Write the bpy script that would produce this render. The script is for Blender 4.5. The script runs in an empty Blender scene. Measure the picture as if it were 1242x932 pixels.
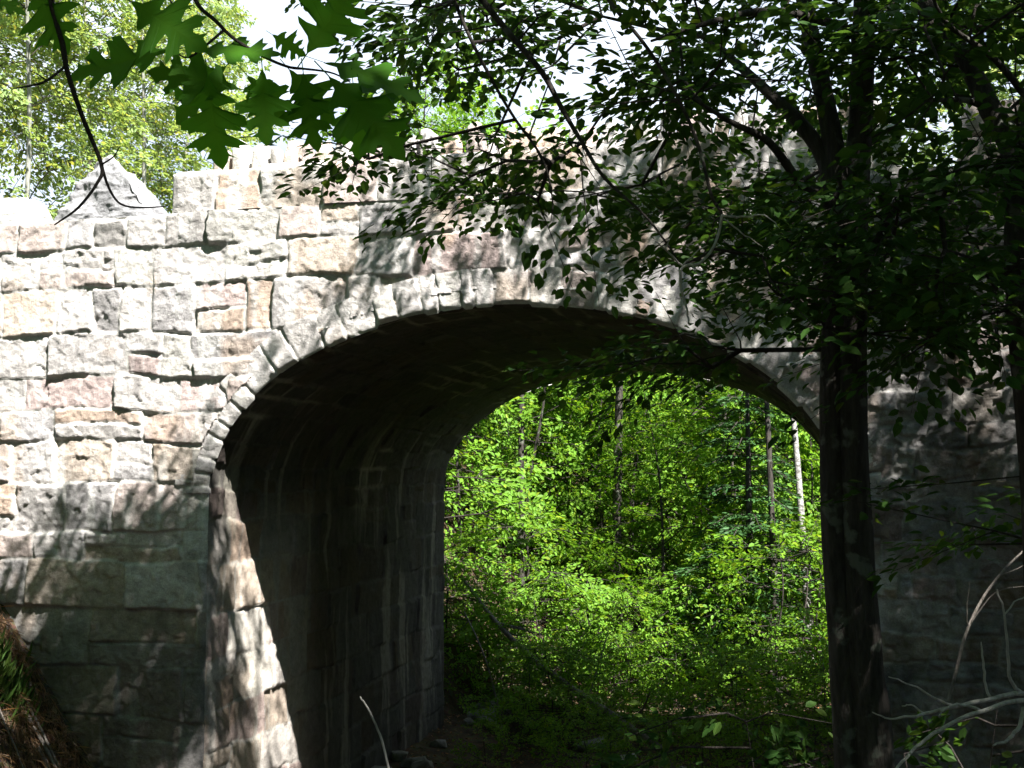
import bpy, bmesh, math, random
import numpy as np
from mathutils import Vector, Matrix
from mathutils.bvhtree import BVHTree

RS = np.random.RandomState
scn = bpy.context.scene
COL = scn.collection
PI = math.pi

# ------------------------------------------------------------------ camera
EYE = np.array((0.0, -11.3, 4.5))
FPX, CX, CY = 1450.0, 621.0, 466.0
YAW, PIT = math.radians(14.6), math.radians(4.3)
cam_d = bpy.data.cameras.new('camera')
cam = bpy.data.objects.new('camera', cam_d)
COL.objects.link(cam)
cam.location = EYE
cam.rotation_euler = (PI / 2 + PIT, 0, YAW)
cam_d.sensor_width = 36
cam_d.lens = 36 * FPX / 1242.0
cam_d.clip_end = 2000
scn.camera = cam
_f = np.array((-math.sin(YAW) * math.cos(PIT), math.cos(YAW) * math.cos(PIT), math.sin(PIT)))
_r = np.array((math.cos(YAW), math.sin(YAW), 0.0))
_u = np.cross(_r, _f)

def proj(P):
    """where a place falls in the photograph (keeps views clear and steers where leaf shadows fall)"""
    d = np.asarray(P, float) - EYE
    z = d @ _f
    return CX + FPX * (d @ _r) / np.maximum(z, .01), CY - FPX * (d @ _u) / np.maximum(z, .01), z

def at(px, py, dep):
    return EYE + (_f + _r * (px - CX) / FPX + _u * (CY - py) / FPX) * dep

def on_wall(px, py, y=0.0):
    d = _f + _r * (px - CX) / FPX + _u * (CY - py) / FPX
    return EYE + d * ((y - EYE[1]) / d[1])

SUN = np.array((.55, -.45, 1.0))            # towards the sun
SUNN = SUN / np.linalg.norm(SUN)

# ------------------------------------------------------------------ noise
def _hash(i, j, k, seed):
    with np.errstate(over='ignore'):
        h = (i.astype(np.uint32) * np.uint32(374761393) + j.astype(np.uint32) * np.uint32(668265263)
             + k.astype(np.uint32) * np.uint32(2147483647 - 1274126177) + np.uint32(seed * 97 + 13) * np.uint32(2246822519))
        h = (h ^ (h >> np.uint32(13))) * np.uint32(1274126177)
        h = (h ^ (h >> np.uint32(15))) * np.uint32(2246822519)
        h ^= h >> np.uint32(16)
    return h.astype(np.float64) / 4294967295.0

def vnoise(x, y, z, seed=0):
    xi, yi, zi = np.floor(x).astype(np.int64), np.floor(y).astype(np.int64), np.floor(z).astype(np.int64)
    fx, fy, fz = x - xi, y - yi, z - zi
    fx, fy, fz = (t * t * t * (t * (t * 6 - 15) + 10) for t in (fx, fy, fz))
    def H(a, b, c): return _hash(xi + a, yi + b, zi + c, seed)
    x00 = H(0,0,0) * (1-fx) + H(1,0,0) * fx
    x10 = H(0,1,0) * (1-fx) + H(1,1,0) * fx
    x01 = H(0,0,1) * (1-fx) + H(1,0,1) * fx
    x11 = H(0,1,1) * (1-fx) + H(1,1,1) * fx
    a = x00 * (1-fy) + x10 * fy
    b = x01 * (1-fy) + x11 * fy
    return (a * (1-fz) + b * fz) * 2 - 1

def fbm(x, y, z, oct=4, seed=0, gain=.5, ridged=False):
    s = 0; a = 1; t = 0
    for o in range(oct):
        n = vnoise(x, y, z, seed + o * 7)
        if ridged: n = 1 - 2 * np.abs(n)
        s = s + a * n; t += a; a *= gain
        x, y, z = x * 2.03 + 5.1, y * 2.01 + 1.7, z * 2.05 + 9.3
    return s / t

def sstep(a, b, x):
    t = np.clip((x - a) / (b - a), 0, 1)
    return t * t * (3 - 2 * t)

# ------------------------------------------------------------------ mesh helpers
def make_mesh(name, verts, quads=None, tris=None, mat=None, col=None, smooth=True):
    me = bpy.data.meshes.new(name)
    verts = np.ascontiguousarray(verts, dtype=np.float32)
    nq = 0 if quads is None else len(quads)
    nt = 0 if tris is None else len(tris)
    me.vertices.add(len(verts)); me.vertices.foreach_set('co', verts.ravel())
    me.loops.add(nq * 4 + nt * 3); me.polygons.add(nq + nt)
    li = []
    st = []
    if nq:
        li.append(np.asarray(quads, dtype=np.int32).ravel()); st.append(np.arange(nq) * 4)
    if nt:
        li.append(np.asarray(tris, dtype=np.int32).ravel()); st.append(nq * 4 + np.arange(nt) * 3)
    me.loops.foreach_set('vertex_index', np.concatenate(li).astype(np.int32))
    me.polygons.foreach_set('loop_start', np.concatenate(st).astype(np.int32))
    me.polygons.foreach_set('use_smooth', np.full(nq + nt, smooth, dtype=bool))
    me.update(calc_edges=True)
    if col is not None:
        ca = me.color_attributes.new('col', 'FLOAT_COLOR', 'POINT')
        c = np.ones((len(verts), 4), dtype=np.float32); c[:, :3] = col
        ca.data.foreach_set('color', c.ravel())
    if mat: me.materials.append(mat)
    return me

def link(name, me, parent=None):
    o = bpy.data.objects.new(name, me); COL.objects.link(o)
    if parent: o.parent = parent
    return o

def tag(o, label=None, cat=None, group=None, kind=None):
    if label: o['label'] = label
    if cat: o['category'] = cat
    if group: o['group'] = group
    if kind: o['kind'] = kind
    return o

def empty(name, loc, label, cat, group=None):
    o = bpy.data.objects.new(name, None); COL.objects.link(o)
    o.location = loc; o.empty_display_size = .2
    return tag(o, label, cat, group)

def copy_thing(o, loc, rz, sc, label, group=None):
    c = o.copy(); COL.objects.link(c)
    c.location = loc; c.rotation_euler = (0, 0, rz); c.scale = (sc, sc, sc)
    c['label'] = label
    if group: c['group'] = group
    for ch in o.children:
        k = ch.copy(); COL.objects.link(k); k.parent = c
        for g in ch.children:
            q = g.copy(); COL.objects.link(q); q.parent = k
    return c

def grid_quads(nu, nv):
    i = np.arange(nu * nv).reshape(nu, nv)
    return np.stack([i[:-1, :-1], i[1:, :-1], i[1:, 1:], i[:-1, 1:]], -1).reshape(-1, 4)

# tubes --------------------------------------------------------------
class Tubes:
    def __init__(s): s.v = []; s.q = []; s.n = 0
    def path(s, pts, rad, sides=8, rough=0.0, seed=0):
        P = np.asarray(pts, float); R = np.asarray(rad, float)
        T = np.gradient(P, axis=0); T /= np.linalg.norm(T, axis=1)[:, None] + 1e-9
        up = np.array((0.31, .2, .93)) if abs(T[0, 2]) < .8 else np.array((1., .2, 0))
        N = np.zeros_like(P); n = np.cross(T[0], up); n /= np.linalg.norm(n)
        for i in range(len(P)):
            n = n - T[i] * (n @ T[i]); n /= np.linalg.norm(n); N[i] = n
        B = np.cross(T, N)
        a = np.linspace(0, 2 * PI, sides, endpoint=False)
        rr = R[:, None] * np.ones(sides)
        if rough:
            rr = rr * (1 + rough * fbm(np.cos(a)[None] * 1.5 + P[:, :1] * 0, np.sin(a)[None] * 1.5 + 0 * P[:, :1],
                                       P[:, 2:] * 2.0 + 0 * a[None], 3, seed))
        V = P[:, None] + rr[..., None] * (np.cos(a)[None, :, None] * N[:, None] + np.sin(a)[None, :, None] * B[:, None])
        s.v.append(V.reshape(-1, 3))
        m = len(P)
        i = np.arange(m * sides).reshape(m, sides)
        j = np.roll(i, -1, 1)
        s.q.append(np.stack([i[:-1], j[:-1], j[1:], i[1:]], -1).reshape(-1, 4) + s.n)
        s.n += m * sides
    def segs(s, A, B, ra, rb, sides=5):
        """many straight tapered twigs"""
        A = np.asarray(A); B = np.asarray(B)
        if not len(A): return
        T = B - A; T = T / (np.linalg.norm(T, axis=1)[:, None] + 1e-9)
        up = np.where(np.abs(T[:, 2:]) < .8, np.array((0, 0, 1.)), np.array((1., 0, 0)))
        N = np.cross(T, up); N /= np.linalg.norm(N, axis=1)[:, None]; Bn = np.cross(T, N)
        a = np.linspace(0, 2 * PI, sides, endpoint=False)
        ring = np.cos(a)[None, :, None] * N[:, None] + np.sin(a)[None, :, None] * Bn[:, None]
        V = np.concatenate([A[:, None] + ring * np.asarray(ra)[:, None, None], B[:, None] + ring * np.asarray(rb)[:, None, None]], 1)
        m = len(A)
        i = np.arange(m * 2 * sides).reshape(m, 2, sides); j = np.roll(i, -1, 2)
        s.q.append(np.stack([i[:, 0], j[:, 0], j[:, 1], i[:, 1]], -1).reshape(-1, 4) + s.n)
        s.v.append(V.reshape(-1, 3)); s.n += m * 2 * sides
    def mesh(s, name, mat):
        return make_mesh(name, np.concatenate(s.v), np.concatenate(s.q), mat=mat)

def smooth_path(pts, n=6):
    P = np.asarray(pts, float)
    Q = np.vstack([2 * P[0] - P[1], P, 2 * P[-1] - P[-2]])
    out = []
    for i in range(1, len(Q) - 2):
        for t in np.linspace(0, 1, n, endpoint=False):
            a, b, c, d = Q[i-1], Q[i], Q[i+1], Q[i+2]
            out.append(.5 * (2*b + (c-a)*t + (2*a-5*b+4*c-d)*t*t + (3*b-a-3*c+d)*t**3))
    out.append(P[-1])
    return np.array(out)

# ------------------------------------------------------------------ materials
def nodes_of(name):
    m = bpy.data.materials.new(name); m.use_nodes = True
    nt = m.node_tree; nt.nodes.clear()
    return m, nt, (lambda t, **k: _nd(nt, t, k))
def _nd(nt, t, k):
    n = nt.nodes.new(t)
    for a, b in k.items(): setattr(n, a, b)
    return n

def ramp(N, pts):
    r = N('ShaderNodeValToRGB')
    e = r.color_ramp.elements
    while len(e) < len(pts): e.new(.5)
    for q, (p, c) in zip(e, pts):
        q.position = p; q.color = (c, c, c, 1) if not hasattr(c, '__len__') else (*c, 1)
    return r

def stone_mat(name, bump=.5, rough=.9):
    m, nt, N = nodes_of(name); L = nt.links.new
    out = N('ShaderNodeOutputMaterial'); b = N('ShaderNodeBsdfPrincipled'); L(b.outputs[0], out.inputs[0])
    b.inputs['Roughness'].default_value = rough
    b.inputs['Specular IOR Level'].default_value = .25
    tc = N('ShaderNodeTexCoord')
    at_ = N('ShaderNodeAttribute', attribute_name='col')
    n1 = N('ShaderNodeTexNoise'); n1.inputs['Scale'].default_value = 9; n1.inputs['Detail'].default_value = 8; n1.inputs['Roughness'].default_value = .68
    n2 = N('ShaderNodeTexNoise'); n2.inputs['Scale'].default_value = 70; n2.inputs['Detail'].default_value = 5; n2.inputs['Roughness'].default_value = .7
    v = N('ShaderNodeTexVoronoi'); v.inputs['Scale'].default_value = 120
    for q in (n1, n2, v): L(tc.outputs['Object'], q.inputs['Vector'])
    r1 = ramp(N, [(.28, .62), (.5, 1.0), (.72, 1.28)]); L(n1.outputs['Fac'], r1.inputs[0])
    r2 = ramp(N, [(.3, .72), (.5, 1.0), (.7, 1.2)]); L(n2.outputs['Fac'], r2.inputs[0])
    m1 = N('ShaderNodeMix', data_type='RGBA', blend_type='MULTIPLY'); m1.inputs[0].default_value = 1
    m2 = N('ShaderNodeMix', data_type='RGBA', blend_type='MULTIPLY'); m2.inputs[0].default_value = 1
    L(at_.outputs['Color'], m1.inputs[6]); L(r1.outputs[0], m1.inputs[7])
    L(m1.outputs[2], m2.inputs[6]); L(r2.outputs[0], m2.inputs[7])
    L(m2.outputs[2], b.inputs['Base Color'])
    ad = N('ShaderNodeMath', operation='MULTIPLY_ADD'); ad.inputs[1].default_value = .35
    L(n2.outputs['Fac'], ad.inputs[0]); L(n1.outputs['Fac'], ad.inputs[2])
    bp = N('ShaderNodeBump'); bp.inputs['Strength'].default_value = bump; bp.inputs['Distance'].default_value = .05
    L(ad.outputs[0], bp.inputs['Height']); L(bp.outputs[0], b.inputs['Normal'])
    return m

def leaf_mat(name, base, var=(.5, 1.5), trans=.4, gloss=.15, tint=(1.25, 1.15, .6)):
    """per-leaf value in the 'col' attribute: R = brightness, G = yellowness"""
    m, nt, N = nodes_of(name); L = nt.links.new
    out = N('ShaderNodeOutputMaterial')
    at_ = N('ShaderNodeAttribute', attribute_name='col')
    sp = N('ShaderNodeSeparateColor'); L(at_.outputs['Color'], sp.inputs[0])
    mx = N('ShaderNodeMix', data_type='RGBA'); L(sp.outputs[1], mx.inputs[0])
    mx.inputs[6].default_value = (*base, 1); mx.inputs[7].default_value = (base[0]*2.0, base[1]*1.25, base[2]*.8, 1)
    mr = N('ShaderNodeMapRange'); mr.inputs[3].default_value = var[0]; mr.inputs[4].default_value = var[1]
    L(sp.outputs[0], mr.inputs[0])
    ml = N('ShaderNodeVectorMath', operation='SCALE'); L(mx.outputs[2], ml.inputs[0]); L(mr.outputs[0], ml.inputs[3])
    b = N('ShaderNodeBsdfPrincipled'); b.inputs['Roughness'].default_value = .5; b.inputs['Specular IOR Level'].default_value = gloss
    L(ml.outputs[0], b.inputs['Base Color'])
    t = N('ShaderNodeBsdfTranslucent')
    tm = N('ShaderNodeVectorMath', operation='MULTIPLY'); tm.inputs[1].default_value = tint
    L(ml.outputs[0], tm.inputs[0]); L(tm.outputs[0], t.inputs[0])
    ms = N('ShaderNodeMixShader'); ms.inputs[0].default_value = trans
    L(b.outputs[0], ms.inputs[1]); L(t.outputs[0], ms.inputs[2]); L(ms.outputs[0], out.inputs[0])
    return m

def bark_mat(name, c1, c2, scale=14, stretch=.25, lichen=None):
    m, nt, N = nodes_of(name); L = nt.links.new
    out = N('ShaderNodeOutputMaterial'); b = N('ShaderNodeBsdfPrincipled'); L(b.outputs[0], out.inputs[0])
    b.inputs['Roughness'].default_value = .9; b.inputs['Specular IOR Level'].default_value = .2
    tc = N('ShaderNodeTexCoord'); mp = N('ShaderNodeMapping'); mp.inputs['Scale'].default_value = (1, 1, stretch)
    L(tc.outputs['Object'], mp.inputs[0])
    n = N('ShaderNodeTexNoise'); n.inputs['Scale'].default_value = scale; n.inputs['Detail'].default_value = 7; n.inputs['Roughness'].default_value = .7
    L(mp.outputs[0], n.inputs['Vector'])
    r = ramp(N, [(.32, c1), (.62, c2)]); L(n.outputs['Fac'], r.inputs[0])
    src = r.outputs[0]
    if lichen:
        n2 = N('ShaderNodeTexNoise'); n2.inputs['Scale'].default_value = 7; n2.inputs['Detail'].default_value = 5
        L(tc.outputs['Object'], n2.inputs['Vector'])
        r2 = ramp(N, [(.58, 0), (.64, 1)]); L(n2.outputs['Fac'], r2.inputs[0])
        mx = N('ShaderNodeMix', data_type='RGBA'); L(r2.outputs[0], mx.inputs[0]); L(src, mx.inputs[6]); mx.inputs[7].default_value = (*lichen, 1)
        src = mx.outputs[2]
    L(src, b.inputs['Base Color'])
    bp = N('ShaderNodeBump'); bp.inputs['Strength'].default_value = 1.0; bp.inputs['Distance'].default_value = .05
    L(n.outputs['Fac'], bp.inputs['Height']); L(bp.outputs[0], b.inputs['Normal'])
    return m

def soil_mat(name, cols, scale=3):
    m, nt, N = nodes_of(name); L = nt.links.new
    out = N('ShaderNodeOutputMaterial'); b = N('ShaderNodeBsdfPrincipled'); L(b.outputs[0], out.inputs[0])
    b.inputs['Roughness'].default_value = .95; b.inputs['Specular IOR Level'].default_value = .15
    tc = N('ShaderNodeTexCoord')
    n = N('ShaderNodeTexNoise'); n.inputs['Scale'].default_value = scale; n.inputs['Detail'].default_value = 10; n.inputs['Roughness'].default_value = .7
    v = N('ShaderNodeTexVoronoi'); v.inputs['Scale'].default_value = scale * 8
    L(tc.outputs['Object'], n.inputs['Vector']); L(tc.outputs['Object'], v.inputs['Vector'])
    r = ramp(N, [(.3, cols[0]), (.5, cols[1]), (.68, cols[2])]); L(n.outputs['Fac'], r.inputs[0])
    mx = N('ShaderNodeMix', data_type='RGBA', blend_type='MULTIPLY'); mx.inputs[0].default_value = .5
    L(r.outputs[0], mx.inputs[6]); L(v.outputs['Color'], mx.inputs[7]); L(mx.outputs[2], b.inputs['Base Color'])
    bp = N('ShaderNodeBump'); bp.inputs['Strength'].default_value = .8; bp.inputs['Distance'].default_value = .05
    L(n.outputs['Fac'], bp.inputs['Height']); L(bp.outputs[0], b.inputs['Normal'])
    return m

M_STONE = stone_mat('granite', .55)
M_VAULT = stone_mat('damp_shaded_vault_stone', .5)
M_LEAF = leaf_mat('beech_leaf', (.036, .09, .020), trans=.45, gloss=.08)
M_OAK = leaf_mat('oak_leaf', (.06, .21, .02), trans=.66, var=(.75, 1.2), gloss=.08)
M_FAR = leaf_mat('forest_leaf', (.125, .28, .03), trans=.48, var=(.55, 1.35))
M_PALE = leaf_mat('birch_leaf', (.22, .34, .13), trans=.5, var=(.65, 1.35))
M_PALEBARK = bark_mat('pale_grey_bark', (.16, .17, .13), (.34, .34, .3), scale=12)
M_FIR = leaf_mat('fir_needle', (.03, .085, .025), trans=.15, gloss=.2)
M_GRASS = leaf_mat('grass_blade', (.045, .095, .02), trans=.3)
M_DRY = leaf_mat('dry_leaf', (.15, .11, .07), trans=.15, gloss=.1)
M_HAY = leaf_mat('dry_grass_blade', (.20, .165, .12), trans=.2, gloss=.1)
M_BARK = bark_mat('dark_bark', (.022, .019, .017), (.075, .066, .057), scale=22, stretch=.18, lichen=(.13, .14, .115))
M_TWIG = bark_mat('twig_bark', (.03, .025, .022), (.065, .055, .048), scale=40)
M_DEAD = bark_mat('bleached_wood', (.34, .32, .29), (.62, .59, .55), scale=30)
M_GREYDEAD = bark_mat('grey_dead_wood', (.12, .105, .09), (.28, .25, .22), scale=30)
M_BIRCH = bark_mat('birch_bark', (.12, .11, .10), (.45, .44, .42), scale=10, stretch=1.6)
M_SOIL = soil_mat('forest_soil', [(.03, .022, .014), (.075, .055, .034), (.13, .10, .06)])
M_GRAVEL = soil_mat('gravel', [(.16, .15, .13), (.25, .23, .2), (.34, .32, .29)], 12)

# ------------------------------------------------------------------ terrain
XC, HS = -3.035, 3.175              # arch centre line and half span
XL, XR = XC - HS, XC + HS
ZS, RISE = 4.3, 1.87              # springing and rise
LEN = 8.0                         # length of the barrel
Z_TOP = 7.27                      # top of the facing wall, foot of the parapet

def terrain(x, y):
    x = np.asarray(x, float); y = np.asarray(y, float)
    xs = x + .35 * np.sin(y * .35) + .25 * fbm(x * .3, y * .3, x * 0, 3, 5)
    left = 1.45 * np.maximum(0, -6.35 - xs - .45 * sstep(.6, -.6, y) * sstep(-4.5, -2.5, y))
    left = 7.0 * (1 - np.exp(-left / 7.0 * (1 + left / 14)))
    right = .62 * np.maximum(0, xs - .2)
    right = 7.0 * (1 - np.exp(-right / 7.0))
    bed = .25 * np.maximum(0, np.abs(xs - XC) - 1.0) * (np.abs(xs - XC) < 3.4) + .6 * (np.abs(xs - XC) >= 3.4)
    z = left + right + .3 * sstep(1.2, 3.4, np.abs(xs - XC)) + 0 * bed
    near = 2.95 * sstep(-7.0, -10.2, y) * sstep(-9, -3, x)
    z = np.maximum(z, near) + .35 * np.minimum(z, near)
    far = np.maximum(0, y - 11)
    z = z + .085 * far * (1 + far / 60) * (y < 400)
    z = np.minimum(z, 12 + .02 * np.abs(y))
    z = z + .10 * fbm(x * .9, y * .9, x * 0, 4, 3) + .25 * fbm(x * .15, y * .15, x * 0, 2, 11)
    # the ground below the road stays inside the masonry
    return z

def build_ground():
    def axis(lo, hi, fine_lo, fine_hi, st):
        a = np.arange(fine_lo, fine_hi + st / 2, st)
        left = fine_lo - np.geomspace(.3, fine_lo - lo, 45)[::-1]
        right = fine_hi + np.geomspace(.3, hi - fine_hi, 45)
        return np.concatenate([left, a, right])
    X = axis(-400, 400, -13, 8, .12); Y = axis(-300, 600, -12, 24, .12)
    gx, gy = np.meshgrid(X, Y, indexing='ij')
    gz = terrain(gx.ravel(), gy.ravel())
    V = np.stack([gx.ravel(), gy.ravel(), gz], -1)
    me = make_mesh('ground', V, grid_quads(len(X), len(Y)), mat=M_SOIL)
    return tag(link('ground', me), kind='structure')
build_ground()

# ------------------------------------------------------------------ masonry
PALETTE = np.array([(.46, .435, .42), (.41, .39, .38), (.35, .335, .335), (.45, .385, .33), (.42, .33, .27), (.40, .325, .31), (.40, .34, .315), (.52, .50, .47)])
PW = np.array([.24, .17, .09, .13, .05, .11, .11, .10])

class Layout:
    """irregular courses of blocks on a plane (u along, v up)"""
    def __init__(s, courses, u0, u1, seed, wfun, split=.13, pw=PW, edges=()):
        r = RS(seed); s.c = np.asarray(courses, float); s.rows = []; s.off = []; tot = 0
        for i in range(len(s.c) - 1):
            u = [u0 + r.uniform(0, .4)]
            u.insert(0, u0 - 1)
            while u[-1] < u1:
                lo, hi = wfun(.5 * (s.c[i] + s.c[i+1]), s.c[i+1] - s.c[i])
                u.append(u[-1] + r.uniform(lo, hi) * (1 if r.rand() > .15 else .55))
            s.rows.append(np.array(u)); s.off.append(tot); tot += len(u)
        s.n = tot
        s.split = np.where(r.rand(tot) < split, r.uniform(.35, .65, tot), 0)
        s.bul = r.uniform(.004, .030, 2 * tot); s.tx = r.normal(0, .05, 2 * tot); s.tz = r.normal(0, .07, 2 * tot)
        s.col = PALETTE[r.choice(len(PALETTE), 2 * tot, p=pw / pw.sum())] * r.uniform(.86, 1.12, (2 * tot, 1))
    def look(s, u, v):
        ci = np.clip(np.searchsorted(s.c, v) - 1, 0, len(s.c) - 2)
        bid = np.zeros(len(u), int); a = np.zeros(len(u)); b = np.zeros(len(u))
        for i in range(len(s.c) - 1):
            m = ci == i
            if not m.any(): continue
            R = s.rows[i]; k = np.clip(np.searchsorted(R, u[m]) - 1, 0, len(R) - 2)
            bid[m] = s.off[i] + k; a[m] = R[k]; b[m] = R[k+1]
        lo, hi = s.c[ci].copy(), s.c[ci+1].copy()
        sp = s.split[bid]; cut = lo + (hi - lo) * sp
        up = (sp > 0) & (v > cut)
        lo = np.where(up, cut, lo); hi = np.where((sp > 0) & ~up, cut, hi)
        bid2 = bid * 2 + up
        return bid2, u - a, b - u, v - lo, hi - v

def warped(u, v, w, k, seed):
    a = fbm(u * 1.1, v * 1.3, w, 2, seed); b = fbm(u * .8, v * 1.2, w + 7, 2, seed + 1)
    a2 = fbm(u * 3.4, v * 3.4, w + 3, 3, seed + 50); b2 = fbm(u * 3.1, v * 3.6, w + 5, 3, seed + 51)
    return u + k * (.9 * a + .75 * a2), v + k * (.9 * b + .6 * b2)

def facets(u, v, key, cell, seed):
    """chiselled planes: every cell of a jittered grid has its own tilt"""
    x, y = u / cell, v / cell
    xi, yi = np.floor(x).astype(np.int64), np.floor(y).astype(np.int64)
    kk = np.asarray(key).astype(np.int64)
    best = np.full(len(x), 9.0); out = np.zeros(len(x))
    for i in (-1, 0, 1):
        for j in (-1, 0, 1):
            a, b = xi + i, yi + j
            px = a + _hash(a, b, kk, seed); py = b + _hash(a, b, kk, seed + 1)
            dx, dy = x - px, y - py
            d = dx * dx + dy * dy
            g1 = _hash(a, b, kk, seed + 2) - .5; g2 = _hash(a, b, kk, seed + 3) - .5; o = _hash(a, b, kk, seed + 4) - .5
            hgt = g1 * dx + g2 * dy + .55 * o
            out = np.where(d < best, hgt, out); best = np.minimum(d, best)
    return out

def relief(lay, u, v, w, seed, warp=.050, amp=.036, mort=.012, mcol=(.50, .485, .46), joint_dirt=.2):
    """outward height and colour of rock-faced blocks at (u, v); w is a third coordinate for the noise"""
    wu, wv = warped(u, v, w, warp, seed)
    bid, l, r, d, t = lay.look(wu, wv)
    ew = .014 + .03 * sstep(-.2, .6, fbm(u * 1.7, v * 1.7, w + 31, 2, seed + 33))
    def pn(x): return np.maximum(x, 0) / ew
    e = 1 - (np.maximum(0, 1 - pn(l)) ** 3 + np.maximum(0, 1 - pn(r)) ** 3 + np.maximum(0, 1 - pn(d)) ** 3 + np.maximum(0, 1 - pn(t)) ** 3) ** (1/3)
    e = np.clip(e, 0, 1)
    dist = np.minimum(np.minimum(l, r), np.minimum(d, t))
    prof = 1 - (1 - e) ** 2
    cx, cz = (r - l) / 2, (t - d) / 2
    bul = lay.bul[bid]
    jx, jy = u + .02 * fbm(u * 16, v * 16, w, 2, seed + 3), v + .02 * fbm(u * 16, v * 16, w + 9, 2, seed + 4)
    f1 = facets(jx, jy * 1.2, bid % 97, .17, seed + 200); f2 = facets(jx, jy, bid % 89, .065, seed + 300)
    fine = fbm(u * 20, v * 20, w, 4, seed + 61, .62)
    h = prof * (bul - lay.tx[bid] * cx - lay.tz[bid] * cz + amp * (.62 * f1 + .24 * f2 + .17 * fine))
    m = sstep(mort * 1.5, mort * .5, dist + .008 * fbm(u * 14, v * 14, w, 2, seed + 4))
    deep = sstep(.34, .7, fbm(u * 2.3, v * 2.3, w + 3, 3, seed + 6))
    h = h * (1 - m) + m * (np.minimum(h, .012) * (1 - deep) - .045 * deep)
    c = lay.col[bid]
    # iron and lime stains running down the face
    st = fbm(u * 7, v * .9, w, 4, seed + 12)
    ru = fbm(u * 2.2, v * 1.4, w, 4, seed + 15)
    c = c * (1 - .55 * sstep(.18, .5, st)[:, None]) + np.array((.60, .59, .57)) * .55 * sstep(.18, .5, st)[:, None]
    k = sstep(.2, .55, ru)[:, None] * .4
    c = c * (1 - k) + np.array((.40, .27, .17)) * k
    c = c * (1 - .35 * sstep(.2, .6, fbm(u * 3.1, v * 2.0, w + 20, 4, seed + 18)))[:, None]
    mc = np.array(mcol) * (1 - joint_dirt * sstep(-.1, .4, fbm(u * 2, v * 2, w, 3, seed + 21)))[:, None]
    c = c * (1 - m[:, None]) + mc * m[:, None]
    return h, c

def ell(th, off=0.0):
    """arch profile: th from 0 (left springing) to pi (right); off = distance outside the intrados"""
    x = -HS * np.cos(th); z = RISE * np.sin(th)
    nx, nz = x / HS ** 2, z / RISE ** 2
    n = np.sqrt(nx ** 2 + nz ** 2) + 1e-9
    return XC + x + nx / n * off, ZS + z + nz / n * off, nx / n, nz / n

_th = np.linspace(0, PI, 4001)
_ex, _ez, _, _ = ell(_th)
_arc = np.concatenate([[0], np.cumsum(np.hypot(np.diff(_ex), np.diff(_ez)))])
ARC = _arc[-1]
RING = .37

COURSES = [-1.2, -.55, .1, .72, 1.39, 1.96, 2.47, 3.07, 3.58, 3.88, 4.41, 4.84, 5.17, 5.53, 5.99, 6.51, 6.92, Z_TOP]
def wf(v, h):
    if v < 3.6: return (.55, 1.35)
    return (.42, 1.0) if h > .4 else (.35, 1.15)
LAY_F = Layout(COURSES, -16, 12, 4, wf)

bridge = empty('stone_bridge', (XC, 0, 0), 'old rough granite bridge with one wide low arch over a wooded gully', 'bridge')
def bpart(name, V, Q=None, col=None, mat=M_STONE, T=None):
    V = np.asarray(V) - np.array((XC, 0, 0))
    return link(name, make_mesh(name, V, Q, T, mat=mat, col=col), bridge)

LAY_R = Layout(np.concatenate([np.arange(-1.2, 7.0, .27) + RS(15).uniform(-.06, .06, 31), [Z_TOP]]), -4, 13, 16, lambda v, h: (.22, .55), split=.15,
               pw=np.array([.18, .24, .22, .08, .02, .12, .1, .04]))
def facing(name, y0, sgn, X, Z, lay, seed):
    gx, gz = np.meshgrid(X, Z, indexing='ij'); u, v = gx.ravel(), gz.ravel()
    h, c = relief(lay, u, v, np.full(len(u), 1.0), seed)
    if sgn > 0:
        rr = u > XR - .35 + .3 * np.floor(v * 2.5) % .6
        h2, c2 = relief(LAY_R, u[rr], v[rr], np.full(rr.sum(), 2.0), seed + 7, warp=.09, amp=.085, mort=.010)
        h[rr] = h2; c[rr] = c2
    # quoins: the faces round off at the jambs
    below = v < ZS + .3
    dj = np.where(u < XC, XL - u, u - XR)
    cr = .10 + .06 * fbm(v * 2.3, v * 0, v * 0 + 4, 3, 71)
    rd = np.clip((dj + .012) / cr, 0, 1); q = np.sqrt(1 - (1 - rd) ** 2)
    h = np.where(below & (dj < .2) & (dj > -.2), (h + .06) * q - .04, h + .02)
    # tree shade painted over damp stain towards the foot; darker stained stone at right
    stain_shade = sstep(3.7, 2.6, v + .5 * fbm(u * 1.1, v * .5, v * 0, 3, seed + 42)) * (.75 + .25 * fbm(u * 1.5, v * 1.2, v * 0, 4, seed + 40))
    stain_shade = np.maximum(stain_shade, .8 * sstep(-.2, 1.0, u + .6 * fbm(u, v * .7, v * 0, 3, seed + 43)))
    c = c * (1 - np.where(u < XC, .89, .80) * stain_shade)[:, None]
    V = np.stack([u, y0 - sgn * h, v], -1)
    Q = grid_quads(len(X), len(Z))
    fx = u[Q].mean(1); fz = v[Q].mean(1)
    inj = (fx > XL) & (fx < XR) & (fz < ZS)
    s = .16
    ine = (((fx - XC) / (HS + s)) ** 2 + ((fz - ZS) / (RISE + s)) ** 2 < 1) & (fz >= ZS)
    Q = Q[~(inj | ine)]
    return bpart(name, V, Q if sgn > 0 else Q[:, ::-1], c)

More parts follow.
